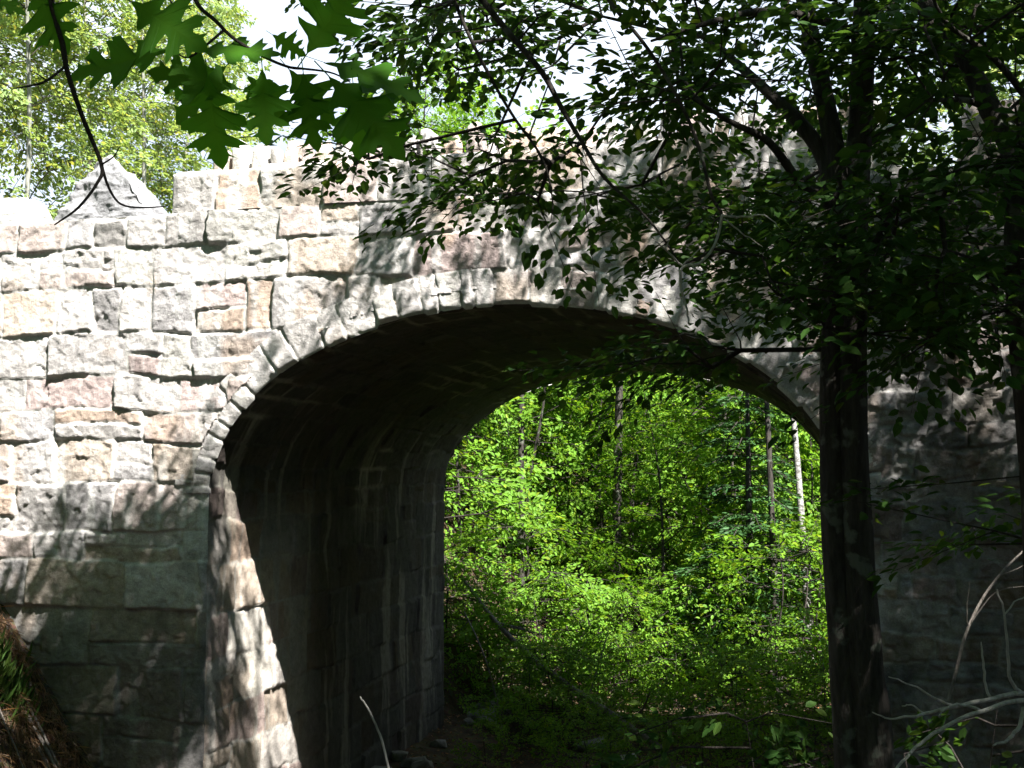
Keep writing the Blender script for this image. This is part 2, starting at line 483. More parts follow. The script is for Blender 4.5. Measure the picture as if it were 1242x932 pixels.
st = .0165
Xf = np.concatenate([np.arange(-16, -9.6, .08), np.arange(-9.6, XL - .001, st), [XL], np.arange(XL + st, XR - .005, st), [XR], np.arange(XR + st, 2.8, st), np.arange(2.8, 12, .08)])
Zf = np.concatenate([np.arange(-1, 0, .08), np.arange(0, ZS - .004, st), [ZS], np.arange(ZS + st, Z_TOP - .004, st), [Z_TOP]])
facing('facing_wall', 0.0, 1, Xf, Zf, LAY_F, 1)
Xb = np.concatenate([np.arange(-16, XL - .01, .07), [XL], np.arange(XL + .07, XR - .01, .07), [XR], np.arange(XR + .07, 12, .07)])
Zb = np.concatenate([np.arange(-1, ZS - .01, .07), [ZS], np.arange(ZS + .07, Z_TOP - .01, .07), [Z_TOP]])
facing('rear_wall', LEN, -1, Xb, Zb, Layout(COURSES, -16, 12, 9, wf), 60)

def arch_ring(name, y0, sgn, st, seed):
    s = np.arange(0, RING + .001, st); u = np.arange(-.0, ARC + .001, st)
    gu, gs = np.meshgrid(u, s, indexing='ij'); gu, gs = gu.ravel(), gs.ravel()
    r = RS(seed); b = [-.5, 0.0]
    while b[-1] < ARC: b.append(b[-1] + r.uniform(.19, .36))
    lay = Layout([-.0, RING], -1, ARC + 1, seed, lambda v, h: (.2, .36), split=.04, pw=np.array([.4, .2, .1, .08, .02, .04, .04, .2]))
    wob = .035 * fbm(gu * 1.7, gu * 0, gu * 0 + 2, 3, seed + 3)
    h, c = relief(lay, gu, gs, np.full(len(gu), 5.0), seed, warp=.03, amp=.028)
    bid = lay.look(*warped(gu, gs, np.full(len(gu), 5.0), .03, seed))
    dj = np.minimum(bid[1], bid[2]); bid = bid[0]
    h = .8 * h - .015 * sstep(.014, .004, dj)
    rd = np.clip(gs / .05, 0, 1); q = np.sqrt(1 - (1 - rd) ** 2)
    h = (h + .026) * q
    drop = -.04 * _hash(bid, bid * 0, bid * 0, 7) * np.clip(1 - gs / .12, 0, 1) * sstep(.0, .03, dj)
    th = np.interp(gu, _arc, _th)
    jag = .03 * fbm(gu * 4.5, gu * 0, gu * 0 + 9, 3, seed + 5)
    x, z, nx, nz = ell(th, gs + np.where(gs > .1, wob, 0) + drop)
    V = np.stack([x, y0 - sgn * h, z], -1)
    Q = grid_quads(len(u), len(s))
    bpart(name, V, Q[:, ::-1] if sgn > 0 else Q, c)
arch_ring('arch_ring', 0.0, 1, .0165, 31)
arch_ring('arch_ring', LEN, -1, .06, 32)

def barrel():
    below = 5.6
    st = .024
    U = np.concatenate([np.arange(-below, -.001, st), np.arange(0, ARC, st), [ARC], np.arange(ARC + st, ARC + below, .06)])
    Y = np.concatenate([np.arange(0, 3.2, .02), np.arange(3.2, LEN + .001, .035)])
    crs = np.concatenate([[-6.2], np.arange(-5.6, -.2, .48), np.arange(0, ARC, .30), ARC + np.arange(.1, 6.3, .48)])
    # courses run along the barrel: v = U, u = Y
    r = RS(77); crs = np.sort(crs + r.uniform(-.06, .06, len(crs)))
    lay = Layout(crs, -.6, LEN + 1, 78, lambda v, h: (.4, 1.0), split=.1)
    gu, gy = np.meshgrid(U, Y, indexing='ij'); gu, gy = gu.ravel(), gy.ravel()
    h, c = relief(lay, gy, gu, np.full(len(gu), 9.0), 80, amp=.024, warp=.07); h = h * .65
    rd = np.clip((gy + .012) / (.12 + .07 * fbm(gu * 2.3, gu * 0, gu * 0 + 4, 3, 72)), 0, 1); q = np.sqrt(1 - (1 - rd) ** 2); rd2 = np.clip((LEN - gy) / .05, 0, 1)
    h = ((h + .05) * q - .04) * rd2
    th = np.interp(gu, _arc, _th)
    x, z, nx, nz = ell(th)
    lo = gu < 0; hi = gu > ARC
    x = np.where(lo, XL, np.where(hi, XR, x)); z = np.where(lo, ZS + gu, np.where(hi, ZS - (gu - ARC), z))
    nx = np.where(lo, -1, np.where(hi, 1, nx)); nz = np.where(lo | hi, 0, nz)
    V = np.stack([x - nx * h, gy, z - nz * h], -1)
    # old damp, sooted stone, barrel shade painted in, pale at the sunlit front; pale lime has leached out of the joints and run down
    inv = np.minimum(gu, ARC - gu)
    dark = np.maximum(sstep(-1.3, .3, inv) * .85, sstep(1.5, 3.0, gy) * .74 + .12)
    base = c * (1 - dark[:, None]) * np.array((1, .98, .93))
    bid, l, rr, d, t = lay.look(*warped(gy, gu, gu * 0 + 9, .07, 80))
    dj = np.minimum(np.minimum(l, rr), np.minimum(d, t))
    lime = sstep(.05, .012, dj) * sstep(.0, .4, fbm(gy * .9, gu * .9, gu * 0, 3, 90)) * sstep(-.6, .3, inv)
    run = sstep(.34, .6, fbm(gy * 5.5, gu * .35, gu * 0 + 4, 4, 91)) * sstep(2.0, .3, inv)
    jrun = sstep(.22, .5, fbm(gy * 5.5 + .25 * fbm(gy * 2, gu * 2.5, gu * 0, 3, 97), gu * .45, gu * 0 + 14, 5, 95)) * sstep(.4, -.6, inv) * sstep(.9, 2, gy)
    k = np.clip(lime * .55 + run * .35 + jrun * .34, 0, 1)[:, None]
    colr = base * (1 - k) + np.array((.38, .36, .29)) * k
    nY = len(Y)
    Q = grid_quads(len(U), nY)
    mid = gu[Q].mean(1)
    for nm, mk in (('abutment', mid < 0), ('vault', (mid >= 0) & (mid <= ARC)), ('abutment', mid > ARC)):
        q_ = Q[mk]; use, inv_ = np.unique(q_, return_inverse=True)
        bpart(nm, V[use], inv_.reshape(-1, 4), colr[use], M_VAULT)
barrel()

# parapet ------------------------------------------------------------
def block_strip(name, x0, x1, z0, z1, depth, seed, lay, st=.0165, y0=0.0):
    """a course with rough front, top and back faces, made of one sheet folded over the top"""
    H = z1 - z0
    s = np.concatenate([np.arange(0, H, st), H + np.arange(0, depth, st * 2), H + depth + np.arange(0, H + .01, .06)])
    X = np.arange(x0, x1 + st / 2, st)
    gx, gs = np.meshgrid(X, s, indexing='ij'); gx, gs = gx.ravel(), gs.ravel()
    h, c = relief(lay, gx, z0 + np.minimum(gs, H), np.where(gs > H, gs * 1.0, 0) + 3, seed)
    edge = np.minimum(np.abs(gs - H), np.abs(gs - H - depth))
    rd = np.clip(edge / .06, 0, 1)
    h = h * (.4 + .6 * np.sqrt(1 - (1 - rd) ** 2)) + .02
    endd = np.minimum(gx - x0, x1 - gx); h = h * np.clip(endd / .08, 0, 1)
    y = np.where(gs < H, -h, np.where(gs < H + depth, gs - H, depth + h))
    z = np.where(gs < H, z0 + gs, np.where(gs < H + depth, z1 + h * .7, z1 - (gs - H - depth)))
    bot = gs >= H + depth + H
    V = np.stack([gx, y0 + y, np.maximum(z, z0 - .02)], -1)
    Q = grid_quads(len(X), len(s))
    i = np.arange(len(X) * len(s)).reshape(len(X), len(s))
    # end caps
    T = []
    for row, fl in ((i[0], 1), (i[-1], -1)):
        for a, b in zip(row[1:-1], row[2:]): T.append((row[0], a, b) if fl < 0 else (row[0], b, a))
    return bpart(name, V, Q, c, T=T)

PWP = np.array([.28, .12, .05, .22, .13, .06, .06, .10])
PX0, PX1, PZ = -6.70, .74, 7.70
layP = Layout([Z_TOP - .05, PZ + .05], -17, 13, 21, lambda v, h: (.42, .85), split=.06, pw=PWP)
block_strip('parapet', PX0, PX1, Z_TOP + .002, PZ, .45, 101, layP)
layP2 = Layout([Z_TOP - .05, PZ + .05], -17, 13, 22, lambda v, h: (.42, .85), split=.06, pw=PWP)
block_strip('parapet', -12, 9, Z_TOP - .2, PZ, .45, 102, layP2, st=.06, y0=LEN - .45)

def rock_mesh(name, pts, seed, cuts=4, amp=.03, freq=4, col=(.45, .44, .42), mat=M_STONE, var=.12, soft=.13):
    """a broken stone: hull of a few corner points, subdivided and roughened"""
    bm = bmesh.new()
    for p in pts: bm.verts.new(p)
    r = bmesh.ops.convex_hull(bm, input=bm.verts)
    bmesh.ops.delete(bm, geom=[g for g in r['geom_interior'] if isinstance(g, bmesh.types.BMVert)], context='VERTS')
    bmesh.ops.triangulate(bm, faces=bm.faces)
    for _ in range(cuts):
        bmesh.ops.subdivide_edges(bm, edges=bm.edges, cuts=1, use_grid_fill=True)
        bmesh.ops.smooth_vert(bm, verts=bm.verts, factor=soft, use_axis_x=True, use_axis_y=True, use_axis_z=True)
    bm.normal_update()
    co = np.array([v.co[:] for v in bm.verts]); no = np.array([v.normal[:] for v in bm.verts])
    d = amp * fbm(co[:, 0] * freq, co[:, 1] * freq, co[:, 2] * freq, 5, seed, .55, True) + amp * .6 * fbm(co[:, 0] * freq * .5, co[:, 1] * freq * .5, co[:, 2] * freq * .5, 2, seed + 5)
    co = co + no * d[:, None]
    F = np.array([[v.index for v in f.verts] for f in bm.faces if len(f.verts) == 3])
    Q = np.array([[v.index for v in f.verts] for f in bm.faces if len(f.verts) == 4])
    bm.free()
    k = fbm(co[:, 0] * 3, co[:, 1] * 3, co[:, 2] * 3, 4, seed + 3)
    c = np.array(col) * (1 + var * k)[:, None]
    return make_mesh(name, co, Q if len(Q) else None, F if len(F) else None, mat=mat, col=c)

def coping():
    r = RS(5); x = -6.28
    while x < .62:
        w = r.uniform(.11, .2) if r.rand() < .7 else r.uniform(.22, .38)
        hgt = r.uniform(.22, .36) if w < .22 else r.uniform(.16, .28)
        dp = r.uniform(.26, .38)
        pts = []
        for sx in (-1, 1):
            for sy in (-1, 1):
                pts.append((sx * w * .5 + r.normal(0, .01), sy * dp * .5 + r.normal(0, .015), -.02))
                pts.append((sx * w * .5 * r.uniform(.35, .95), sy * dp * .5 * r.uniform(.6, 1), hgt * r.uniform(.72, 1)))
        pts.append((r.normal(0, w * .12), r.normal(0, .05), hgt * r.uniform(1, 1.12)))
        me = rock_mesh('coping_stone', pts, int(x * 1000) % 977, 3, .02, 6, PALETTE[r.choice(8, p=PWP / PWP.sum())] * r.uniform(.9, 1.1))
        o = link('coping_stone', me, bridge)
        o.location = (x + w / 2 - XC, .22, PZ + .02); o.rotation_euler = (r.normal(0, .05), r.normal(0, .06), r.normal(0, .12))
        x += w + r.uniform(.01, .05)
coping()

def pillar():
    a = on_wall(1166, 130); x0 = a[0]
    r = RS(8)
    z = Z_TOP - .05
    p = None
    for i, hh in enumerate((.33, .30)):
        w = .75 - .03 * i
        pts = []
        for sx in (-1, 1):
            for sy in (-1, 1):
                for zz in (0, hh): pts.append((sx * w / 2 + r.normal(0, .012), sy * .26 + r.normal(0, .012), zz))
        c = rock_mesh('post_stone', pts, 300 + i, 4, .025, 5, (.36, .31, .29))
        if p is None:
            p = link('gate_post', c, bridge); p.location = (x0 + .375 - XC, .27, z)
        else:
            q = link('post_stone', c, p); q.location = (0.01, 0, .335)
pillar()

# gravel road across the bridge
def road():
    X = np.concatenate([np.arange(-60, -14, 1.0), np.arange(-14, 10, .25), np.arange(10, 60, 1.0)])
    Y = np.array([.3, .31, 1, 2, 3, 4, 5, 6, 7, 7.49, 7.5])
    gx, gy = np.meshgrid(X, Y, indexing='ij')
    gz = 6.98 + .03 * fbm(gx.ravel(), gy.ravel(), gx.ravel() * 0, 3, 8)
    gz = gz.reshape(gx.shape); gz[:, 0] = 6.6; gz[:, -1] = 6.6
    V = np.stack([gx.ravel(), gy.ravel(), gz.ravel()], -1)
    tag(link('road', make_mesh('road', V, grid_quads(len(X), len(Y)), mat=M_GRAVEL)), kind='structure')
road()

# boulders standing on the wall top beside the parapet
pb = on_wall(125, 262)
pts = [(-.63, -.30, 0), (.62, -.30, 0), (-.60, .35, 0), (.60, .35, 0), (-.28, -.05, .70), (-.08, -.12, .77), (-.40, -.22, .40), (.33, -.25, .36), (.10, -.1, .60), (-.1, .15, .55)]
o = link('boulder', rock_mesh('boulder', pts, 400, 5, .07, 3.5, (.24, .24, .25), var=.4, soft=.06))
o.location = (pb[0], .34, Z_TOP - .03); tag(o, 'grey pointed boulder standing like a small pyramid on the wall end', 'boulder')
pb = on_wall(0, 262)
pts = [(-.45, -.28, 0), (.32, -.28, 0), (-.45, .3, 0), (.32, .3, 0), (.20, -.2, .36), (-.4, -.2, .38), (.2, .2, .36), (-.4, .2, .38), (.34, 0, .2)]
o = link('boulder', rock_mesh('boulder', pts, 401, 5, .025, 3, (.56, .55, .53)))
o.location = (pb[0], .34, Z_TOP - .02); tag(o, 'pale rounded boulder on the wall top, cut by the left picture edge', 'boulder')

# ------------------------------------------------------------------ foliage machinery
LEAF_T = np.array([(0, 0, 0), (.26, .46, .06), (.62, .44, .05), (1, 0, -.06), (.62, -.44, .05), (.26, -.46, .06)])
NARROW = np.array([(0, 0, 0), (.3, .5, .0), (.7, .5, .0), (1, 0, 0), (.7, -.5, .0), (.3, -.5, .0)])

class Leaves:
    def __init__(s): s.P = []; s.D = []; s.N = []; s.L = []; s.W = []; s.C = []
    def add(s, P, D, N, L, W, C):
        s.P.append(P); s.D.append(D); s.N.append(N); s.L.append(L); s.W.append(W); s.C.append(C)
    def mesh(s, name, mat, tmpl=LEAF_T):
        P, D, N, L, W, C = (np.concatenate(a) for a in (s.P, s.D, s.N, s.L, s.W, s.C))
        D = D / (np.linalg.norm(D, axis=1)[:, None] + 1e-9)
        S = np.cross(N, D); S /= np.linalg.norm(S, axis=1)[:, None] + 1e-9
        U = np.cross(D, S)
        t = tmpl
        V = P[:, None] + D[:, None] * (t[None, :, 0, None] * L[:, None, None]) + S[:, None] * (t[None, :, 1, None] * W[:, None, None]) + U[:, None] * (t[None, :, 2, None] * L[:, None, None])
        n = len(P); b = (np.arange(n) * 6)[:, None]
        Q = np.concatenate([b + np.array([[0, 1, 2, 3]]), b + np.array([[0, 3, 4, 5]])])
        return make_mesh(name, V.reshape(-1, 3), Q, mat=mat, col=np.repeat(C, 6, 0), smooth=False)

def unit(a): return a / (np.linalg.norm(a, axis=-1, keepdims=True) + 1e-9)

def sprays(lv, A, D, length, n, leaf, rng, flat=.2, width=.42, aspect=.55, droop=.10, yellow=.12, vary=.35, sunward=0.0):
    """flat leafy sprays: anchors A (k,3), directions D (k,3)"""
    k = len(A)
    if not k: return None
    D = unit(D)
    Nn = unit(np.array((0, 0, 1.)) + sunward * np.array((.45, -.75, 0)) + rng.normal(0, flat, (k, 3)))
    S = unit(np.cross(Nn, D)); Nn = np.cross(D, S)
    Ls = length * rng.uniform(.65, 1.25, k)
    t = rng.uniform(.05, 1, (k, n)); side = rng.choice([-1, 1], (k, n))
    lat = side * rng.uniform(.05, 1, (k, n)) * width * Ls[:, None] * np.sin(np.clip(t * 1.05, .1, 1) * PI * .85 + .25)
    P = A[:, None] + D[:, None] * (t * Ls[:, None])[..., None] + S[:, None] * lat[..., None]
    P = P + Nn[:, None] * (rng.normal(0, .045, (k, n)) * Ls[:, None])[..., None]
    P[..., 2] -= droop * Ls[:, None] * t ** 2
    d = unit(D[:, None] * .75 + S[:, None] * (side * rng.uniform(.35, 1.1, (k, n)))[..., None] + rng.normal(0, .25, (k, n, 3)) + np.array((0, 0, -.22)))
    nn = unit(Nn[:, None] + rng.normal(0, .3, (k, n, 3)))
    sz = leaf * rng.uniform(.6, 1.25, (k, n))
    br = np.clip(rng.uniform(0, 1, (k, 1)) * vary + rng.uniform(0, 1, (k, n)) * (1 - vary), 0, 1)
    ye = np.where(rng.rand(k, n) < yellow, rng.uniform(.4, 1, (k, n)), rng.uniform(0, .25, (k, n)))
    C = np.stack([br, ye, 0 * br], -1)
    lv.add(P.reshape(-1, 3), d.reshape(-1, 3), nn.reshape(-1, 3), sz.ravel(), (sz * aspect).ravel(), C.reshape(-1, 3))
    return A + D * (Ls * .9)[:, None] - np.array((0, 0, 1.)) * (droop * Ls * .8)[:, None]

class Skeleton:
    """branches reach from given limb nodes out to every spray anchor"""
    def __init__(s, nodes, rng): s.P = [np.asarray(p, float) for p in nodes]; s.par = [-1] * len(nodes); s.rng = rng; s.end = []
    def grow(s, A, up=.25, step=.5, wig=.06):
        base = np.array(s.P)
        d0 = np.min(np.linalg.norm(A[:, None] - base[None], axis=2), axis=1)
        dirs = np.zeros_like(A)
        buf = np.zeros((len(s.P) + len(A) * 12 + 10, 3)); buf[:len(s.P)] = base; cnt = len(s.P)
        root = np.zeros(len(buf)); pl = np.zeros(len(buf))
        for i in np.argsort(d0):
            a = A[i]
            dv = a - buf[:cnt]
            dist = np.linalg.norm(dv, axis=1)
            cost = dist + .35 * pl[:cnt] + .6 * np.maximum(0, -dv[:, 2])
            j = int(np.argmin(cost)); L = dist[j]
            m = max(1, min(10, int(L / step)))
            p0 = buf[j]; prev = j
            side = s.rng.normal(0, wig, 3) * L
            for q in range(1, m + 1):
                t = q / m
                p = p0 + (a - p0) * t + (side + np.array((0, 0, up * L * .5))) * math.sin(PI * t) * (1 if L > .3 else 0)
                buf[cnt] = p; s.par.append(prev); pl[cnt] = pl[prev] + L / m; prev = cnt; cnt += 1
            s.end.append(prev); dirs[i] = a - buf[s.par[prev]]
        s.P = list(buf[:cnt])
        return unit(dirs)
    def mesh_into(s, tb, r0=.004, pw=.42, sides=5, rmax=.06):
        n = len(s.P); c = np.zeros(n)
        for e in s.end: c[e] += 1
        for i in range(n - 1, -1, -1):
            if s.par[i] >= 0: c[s.par[i]] += c[i]
        r = np.minimum(r0 * np.maximum(c, 1) ** pw, rmax)
        P = np.array(s.P); par = np.array(s.par); m = par >= 0
        idx = np.nonzero(m)[0]
        pr = par[idx]; rp = np.where(par[pr] >= 0, r[pr], r[idx] * 1.1)
        tb.segs(P[pr], P[idx], np.minimum(rp, r[idx] * 1.5), r[idx], sides)

def build_tree(name, label, cat, base, trunk_paths, anchors, rng, leaf, n, length, mat, bark=M_BARK, group=None, sides=10, r0=.004, spray_kw={}, limb_from=0.0, extra=None, tmpl=LEAF_T):
    """trunk_paths: list of (points, radii) in world space; first is the main stem"""
    base = np.asarray(base, float)
    root = empty(name, base, label, cat, group)
    for k, (pts, rad) in enumerate(trunk_paths):
        tb = Tubes(); P = smooth_path(pts, 6); R = np.interp(np.linspace(0, 1, len(P)), np.linspace(0, 1, len(rad)), rad)
        tb.path(P - base, R, sides, .12, k + 3)
        link('trunk' if k == 0 else 'limb', tb.mesh('trunk', bark), root)
    nodes = np.concatenate([smooth_path(p, 4) for p, _ in trunk_paths])
    nodes = nodes[nodes[:, 2] > base[2] + limb_from]
    sk = Skeleton(nodes, rng); D = sk.grow(anchors)
    tb = Tubes(); sk.mesh_into(tb, r0)
    lv = Leaves()
    D2 = unit(D * np.array((1, 1, .45)) + rng.normal(0, .35, D.shape) * np.array((1, 1, .4)) + np.array((0, 0, -.08)))
    tips = sprays(lv, anchors, D2, length, n, leaf, rng, **spray_kw)
    tb.segs(anchors, tips, np.full(len(tips), r0), np.full(len(tips), r0 * .4), 3)
    tb.v = [v - base for v in tb.v]
    link('branches', tb.mesh('branches', bark if r0 > .006 else M_TWIG), root)
    lv.P = [p - base for p in lv.P]
    link('crown', lv.mesh('crown', mat, tmpl), root)
    return root

# ------------------------------------------------------------------ the trees in front
rng = RS(12)
def shadow_px(P):
    t = -P[:, 1] / -SUN[1] * 1.0
    t = (0 - P[:, 1]) / .45
    W = P - SUN * t[:, None]
    x, y, _ = proj(W)
    return x, y

def keep_clear(P, pad=45):
    """flags sprays inside the frame, and those whose shadow would fall on the sunlit wall"""
    x, y, z = proj(P)
    inside = (x > -pad) & (x < 1242 + pad) & (y > -pad) & (y < 932 + pad)
    sx, sy = shadow_px(P)
    lit = (sx > -60) & (sx < 395) & (sy > 165) & (sy < 640)
    lit |= (sx > 395) & (sx < 640) & (sy > 180) & (sy < 255)
    return inside, lit

def sample_px(n, x0, x1, y0, y1, d0, d1, r):
    p = np.stack([r.uniform(x0, x1, n), r.uniform(y0, y1, n), r.uniform(d0, d1, n)], -1)
    return np.array([at(*q) for q in p])

vis = []
def zone(n, x0, x1, y0, y1, d0, d1, f=None):
    P = sample_px(n, x0, x1, y0, y1, d0, d1, rng)
    if f is not None:
        x, y, z = proj(P); P = P[f(x, y)]
    vis.append(P)
def clump(x, y, s, t): return fbm(x / s, y / s, x * 0 + 3, 3, 51) > t
zone(235, 500, 1010, -70, 135, 5.2, 9.0, lambda x, y: clump(x, y, 85, -.10) & ((y < 95) | (x > 760)))
zone(20, 410, 720, 150, 205, 6.0, 8.2, lambda x, y: y > 150 + (x - 410) * .05)
zone(12, 560, 720, 200, 245, 6.0, 8.0)
zone(30, 720, 1010, 120, 250, 5.5, 8.8, lambda x, y: clump(x, y, 80, -.25))
zone(120, 850, 1110, 230, 420, 5.2, 8.4, lambda x, y: y < 235 + (x - 800) * .9)
zone(18, 740, 900, 405, 450, 6.0, 7.5)
zone(9, 800, 900, 240, 330, 6, 8)
zone(150, 1060, 1290, -70, 115, 5.0, 8.8, lambda x, y: clump(x, y, 80, -.15))
zone(60, 1060, 1290, 190, 330, 5.0, 7.5, lambda x, y: (x > 1180) | (y > 210))
zone(30, 1060, 1290, 110, 200, 5.0, 7.5, lambda x, y: (x < 1100) | (x > 1185))
zone(30, 1070, 1290, 330, 420, 5.0, 7.5)
zone(8, 1150, 1270, 585, 665, 5.5, 7)
vis = np.concatenate(vis)
ins, lit = keep_clear(vis); sx, sy = shadow_px(vis); fl = (sx > 1030) & (sx < 1290) & (sy > 350) & (sy < 545) & (rng.rand(len(vis)) < .9)
vis = vis[~lit & ~fl & ~((sx > 395) & (sx < 760) & (sy > 200) & (sy < 420) & (rng.rand(len(vis)) < .92))]

# crown sprays added above the frame, placed to cast dappled shade on the masonry
can = []
def shade(n, x0, x1, y0, y1, t0, t1, f=None):
    px = rng.uniform(x0, x1, n); py = rng.uniform(y0, y1, n)
    if f is not None: m = f(px, py); px, py = px[m], py[m]
    W = np.array([on_wall(a, b) for a, b in zip(px, py)])
    P = W + SUN * rng.uniform(t0, t1, len(W))[:, None]
    can.append(P)
def streak(x, y, s, t):
    p, q = .87 * x + .5 * y, -.5 * x + .87 * y
    return fbm(p / s, q / (s * 3.2), x * 0 + 8, 2, 53) > t
shade(200, 60, 235, 690, 940, 6.8, 9.5, lambda x, y: ~((fbm(x / 22, y / 60, x * 0 + 2, 2, 58) > .3)))
shade(40, 110, 235, 640, 700, 7.5, 10.0, lambda x, y: clump(x, y, 40, .0))
shade(80, 235, 420, 560, 940, 5.5, 8, lambda x, y: clump(x * 1.6, y * .7, 30, .12))
shade(24, 270, 420, 400, 470, 3.8, 5.2, lambda x, y: np.abs((y - 440) + (x - 320) * .6) < 22)
shade(55, 385, 520, 255, 400, 3.6, 5.5, lambda x, y: np.abs((y - 330) + (x - 440) * 1.2) < 26)
shade(130, 480, 800, 235, 400, 3.6, 4.8, lambda x, y: streak(x, y, 30, .22))
shade(130, 820, 1300, 180, 315, 4.0, 8.0, lambda x, y: clump(x, y, 60, -.25))
shade(60, 1050, 1300, 360, 560, 3.2, 4.4, lambda x, y: streak(x, y, 32, .16))
shade(26, 880, 1015, 385, 520, 3.8, 5.5)
shade(340, 990, 1300, 605, 980, 5.0, 9.5)
can = np.concatenate(can)
ins, lit = keep_clear(can, 60)
px_, py_, _ = proj(can)
sx, sy = shadow_px(can); fl = (sx > 1030) & (sx < 1300) & (sy > 330) & (sy < 575) & (~streak(sx, sy, 34, .2) | (rng.rand(len(sx)) < .4))
md = (sx > 540) & (sx < 800) & (sy > 190) & (sy < 400) & (streak(sx, sy, 30, .22) == False)
can = can[~lit & ~fl & ~md & (~ins | (px_ > 1000) & (py_ < 250))]

# unseen leaf roof added right of and over the viewer to shade the front trees
hi = np.stack([rng.uniform(-1.5, 8, 1050), rng.uniform(-13, -3.5, 1050), rng.uniform(10.6, 15.0, 1050)], -1)
hi = np.concatenate([hi, np.stack([rng.uniform(2.8, 6.5, 260), rng.uniform(-10.5, -6.6, 260), rng.uniform(7.6, 11, 260)], -1)])
hi = hi[(fbm(hi[:, 0] * .5, hi[:, 1] * .5, hi[:, 2] * .5, 3, 70) > -.22)]
_, lit = keep_clear(hi); sx, sy = shadow_px(hi); hi = hi[~lit & ~((sx > -80) & (sx < 900) & (sy > 150) & (sy < 640)) & ~((sx > 1040) & (sx < 1260) & (sy > 340) & (sy < 540))]

DT = 6.3
stemR = [at(1062, 980, DT), at(1050, 800, DT), at(1040, 650, DT), at(1035, 500, DT + .02), at(1035, 400, DT + .05), at(1038, 250, DT + .1), at(1046, 100, DT + .1), at(1049, -20, DT + .1), at(1056, -280, DT), at(1040, -560, DT - .3)]
stemL = [at(1036, 985, DT + .05), at(1024, 800, DT + .06), at(1013, 650, DT + .06), at(1009, 500, DT + .08), at(1011, 400, DT + .1), at(1013, 300, DT + .1), at(1015, 210, DT + .1), at(1000, 120, DT + .15), at(985, 50, DT + .2), at(972, -20, DT + .3), at(935, -260, DT + .6), at(880, -480, DT + 1.0)]
g = np.array(stemR[0]); g[2] = terrain(g[0], g[1]) - .1
stemR.insert(0, g + np.array((.03, 0, 0)))
g2 = np.array(stemL[0]); g2[2] = terrain(g2[0], g2[1]) - .1; stemL.insert(0, g2 + np.array((.02, 0, 0)))
limbs = [
 ([at(1008, 235, DT + .1), at(1000, 193, DT + .15), at(973, 153, DT + .2), at(937, 117, DT + .3), at(892, 76, DT + .5), at(852, 44, DT + .7), at(800, 36, DT + .9), at(730, 20, DT + 1.1)], [.05, .045, .04, .032, .026, .02, .014, .008]),
 ([at(1038, 60, DT + .1), at(1033, 40, DT + .05), at(977, 20, DT - .2), at(920, 14, DT - .5), at(852, 30, DT - .8), at(790, 50, DT - 1)], [.03, .026, .022, .018, .012, .006]),
 ([at(1010, 290, DT + .1), at(1001, 237, DT), at(973, 225, DT - .2), at(933, 173, DT - .4), at(890, 150, DT - .6), at(840, 120, DT - .7)], [.035, .03, .026, .02, .014, .007]),
 ([at(1040, 340, DT), at(1060, 300, DT - .1), at(1090, 250, DT - .3), at(1130, 235, DT - .6)], [.03, .022, .016, .008]),
 ([at(1050, -60, DT), at(1000, -160, DT), at(900, -230, DT + .3), at(800, -280, DT + .8), at(650, -320, DT + 1.5), at(480, -330, DT + 2.2)], [.06, .055, .045, .036, .026, .012]),
 ([at(935, -260, DT + .6), at(820, -350, DT + 1.2), at(700, -480, DT + 2.0), at(560, -560, DT + 2.6)], [.05, .04, .028, .012]),
]
hang = [
 ([(540, -40), (551, 0), (573, 52), (601, 105), (625, 145), (658, 193), (670, 242), (668, 270)], 5.9, [.010, .010, .009, .008, .007, .006, .004, .002]),
 ([(560, -40), (585, 0), (617, 40), (658, 89), (682, 133), (706, 173), (734, 217), (786, 266), (827, 322)], 5.6, [.015, .015, .0145, .014, .012, .010, .008, .006, .004]),
 ([(715, -40), (738, 0), (786, 60), (823, 121), (847, 177), (863, 238), (875, 262), (863, 302), (827, 322)], 5.3, [.009, .009, .008, .008, .008, .0075, .007, .006, .0055]),
]
tree_nodes_paths = [(stemR, [.17, .115, .092, .08, .075, .072, .069, .066, .060, .056, .045, .02]), (stemL, [.14, .095, .08, .072, .068, .064, .064, .06, .05, .046, .042, .032, .012])] + limbs
top = at(800, -280, DT + .8); top2 = at(650, -320, DT + 1.5)
for pts, dep, rad in hang:
    P = [at(a, b, dep + .0) for a, b in pts]
    P.insert(0, .5 * P[0] + .5 * top2 + np.array((0, 0, .1))); P.insert(0, top2)
    tree_nodes_paths.append((P, [rad[0] * 1.4, rad[0] * 1.2] + rad))

right_stem = [at(1240, 374, 5.9), at(1236, 260, 5.9), at(1230, 185, 5.9), at(1202, 133, 6.0), at(1182, 93, 6.1), at(1154, 44, 6.2), at(1122, 0, 6.3), at(1085, -80, 6.5), at(1060, -300, 6.8)]
g = at(1268, 700, 5.9); right_stem.insert(0, g); g = g.copy(); g[2] = terrain(g[0], g[1]) - .1; right_stem.insert(0, g)
right_limbs = [
 ([at(1204, 138, 6.0), at(1185, 126, 6.0), at(1162, 121, 5.9), at(1122, 123, 5.7)], [.022, .018, .014, .006]),
 ([at(1233, 230, 5.9), at(1246, 130, 5.8), at(1238, 109, 5.8), at(1202, 68, 5.6), at(1150, 30, 5.4), at(1128, -10, 5.3)], [.03, .024, .018, .014, .010, .005]),
 ([at(1231, 260, 5.9), at(1290, 60, 6.2), at(1390, -150, 6.6), at(1480, -420, 7.0)], [.05, .045, .035, .015]),
 ([at(1085, -80, 6.5), at(1120, -260, 7.2), at(1180, -420, 8.0), at(1230, -520, 8.8)], [.04, .032, .022, .01]),
]
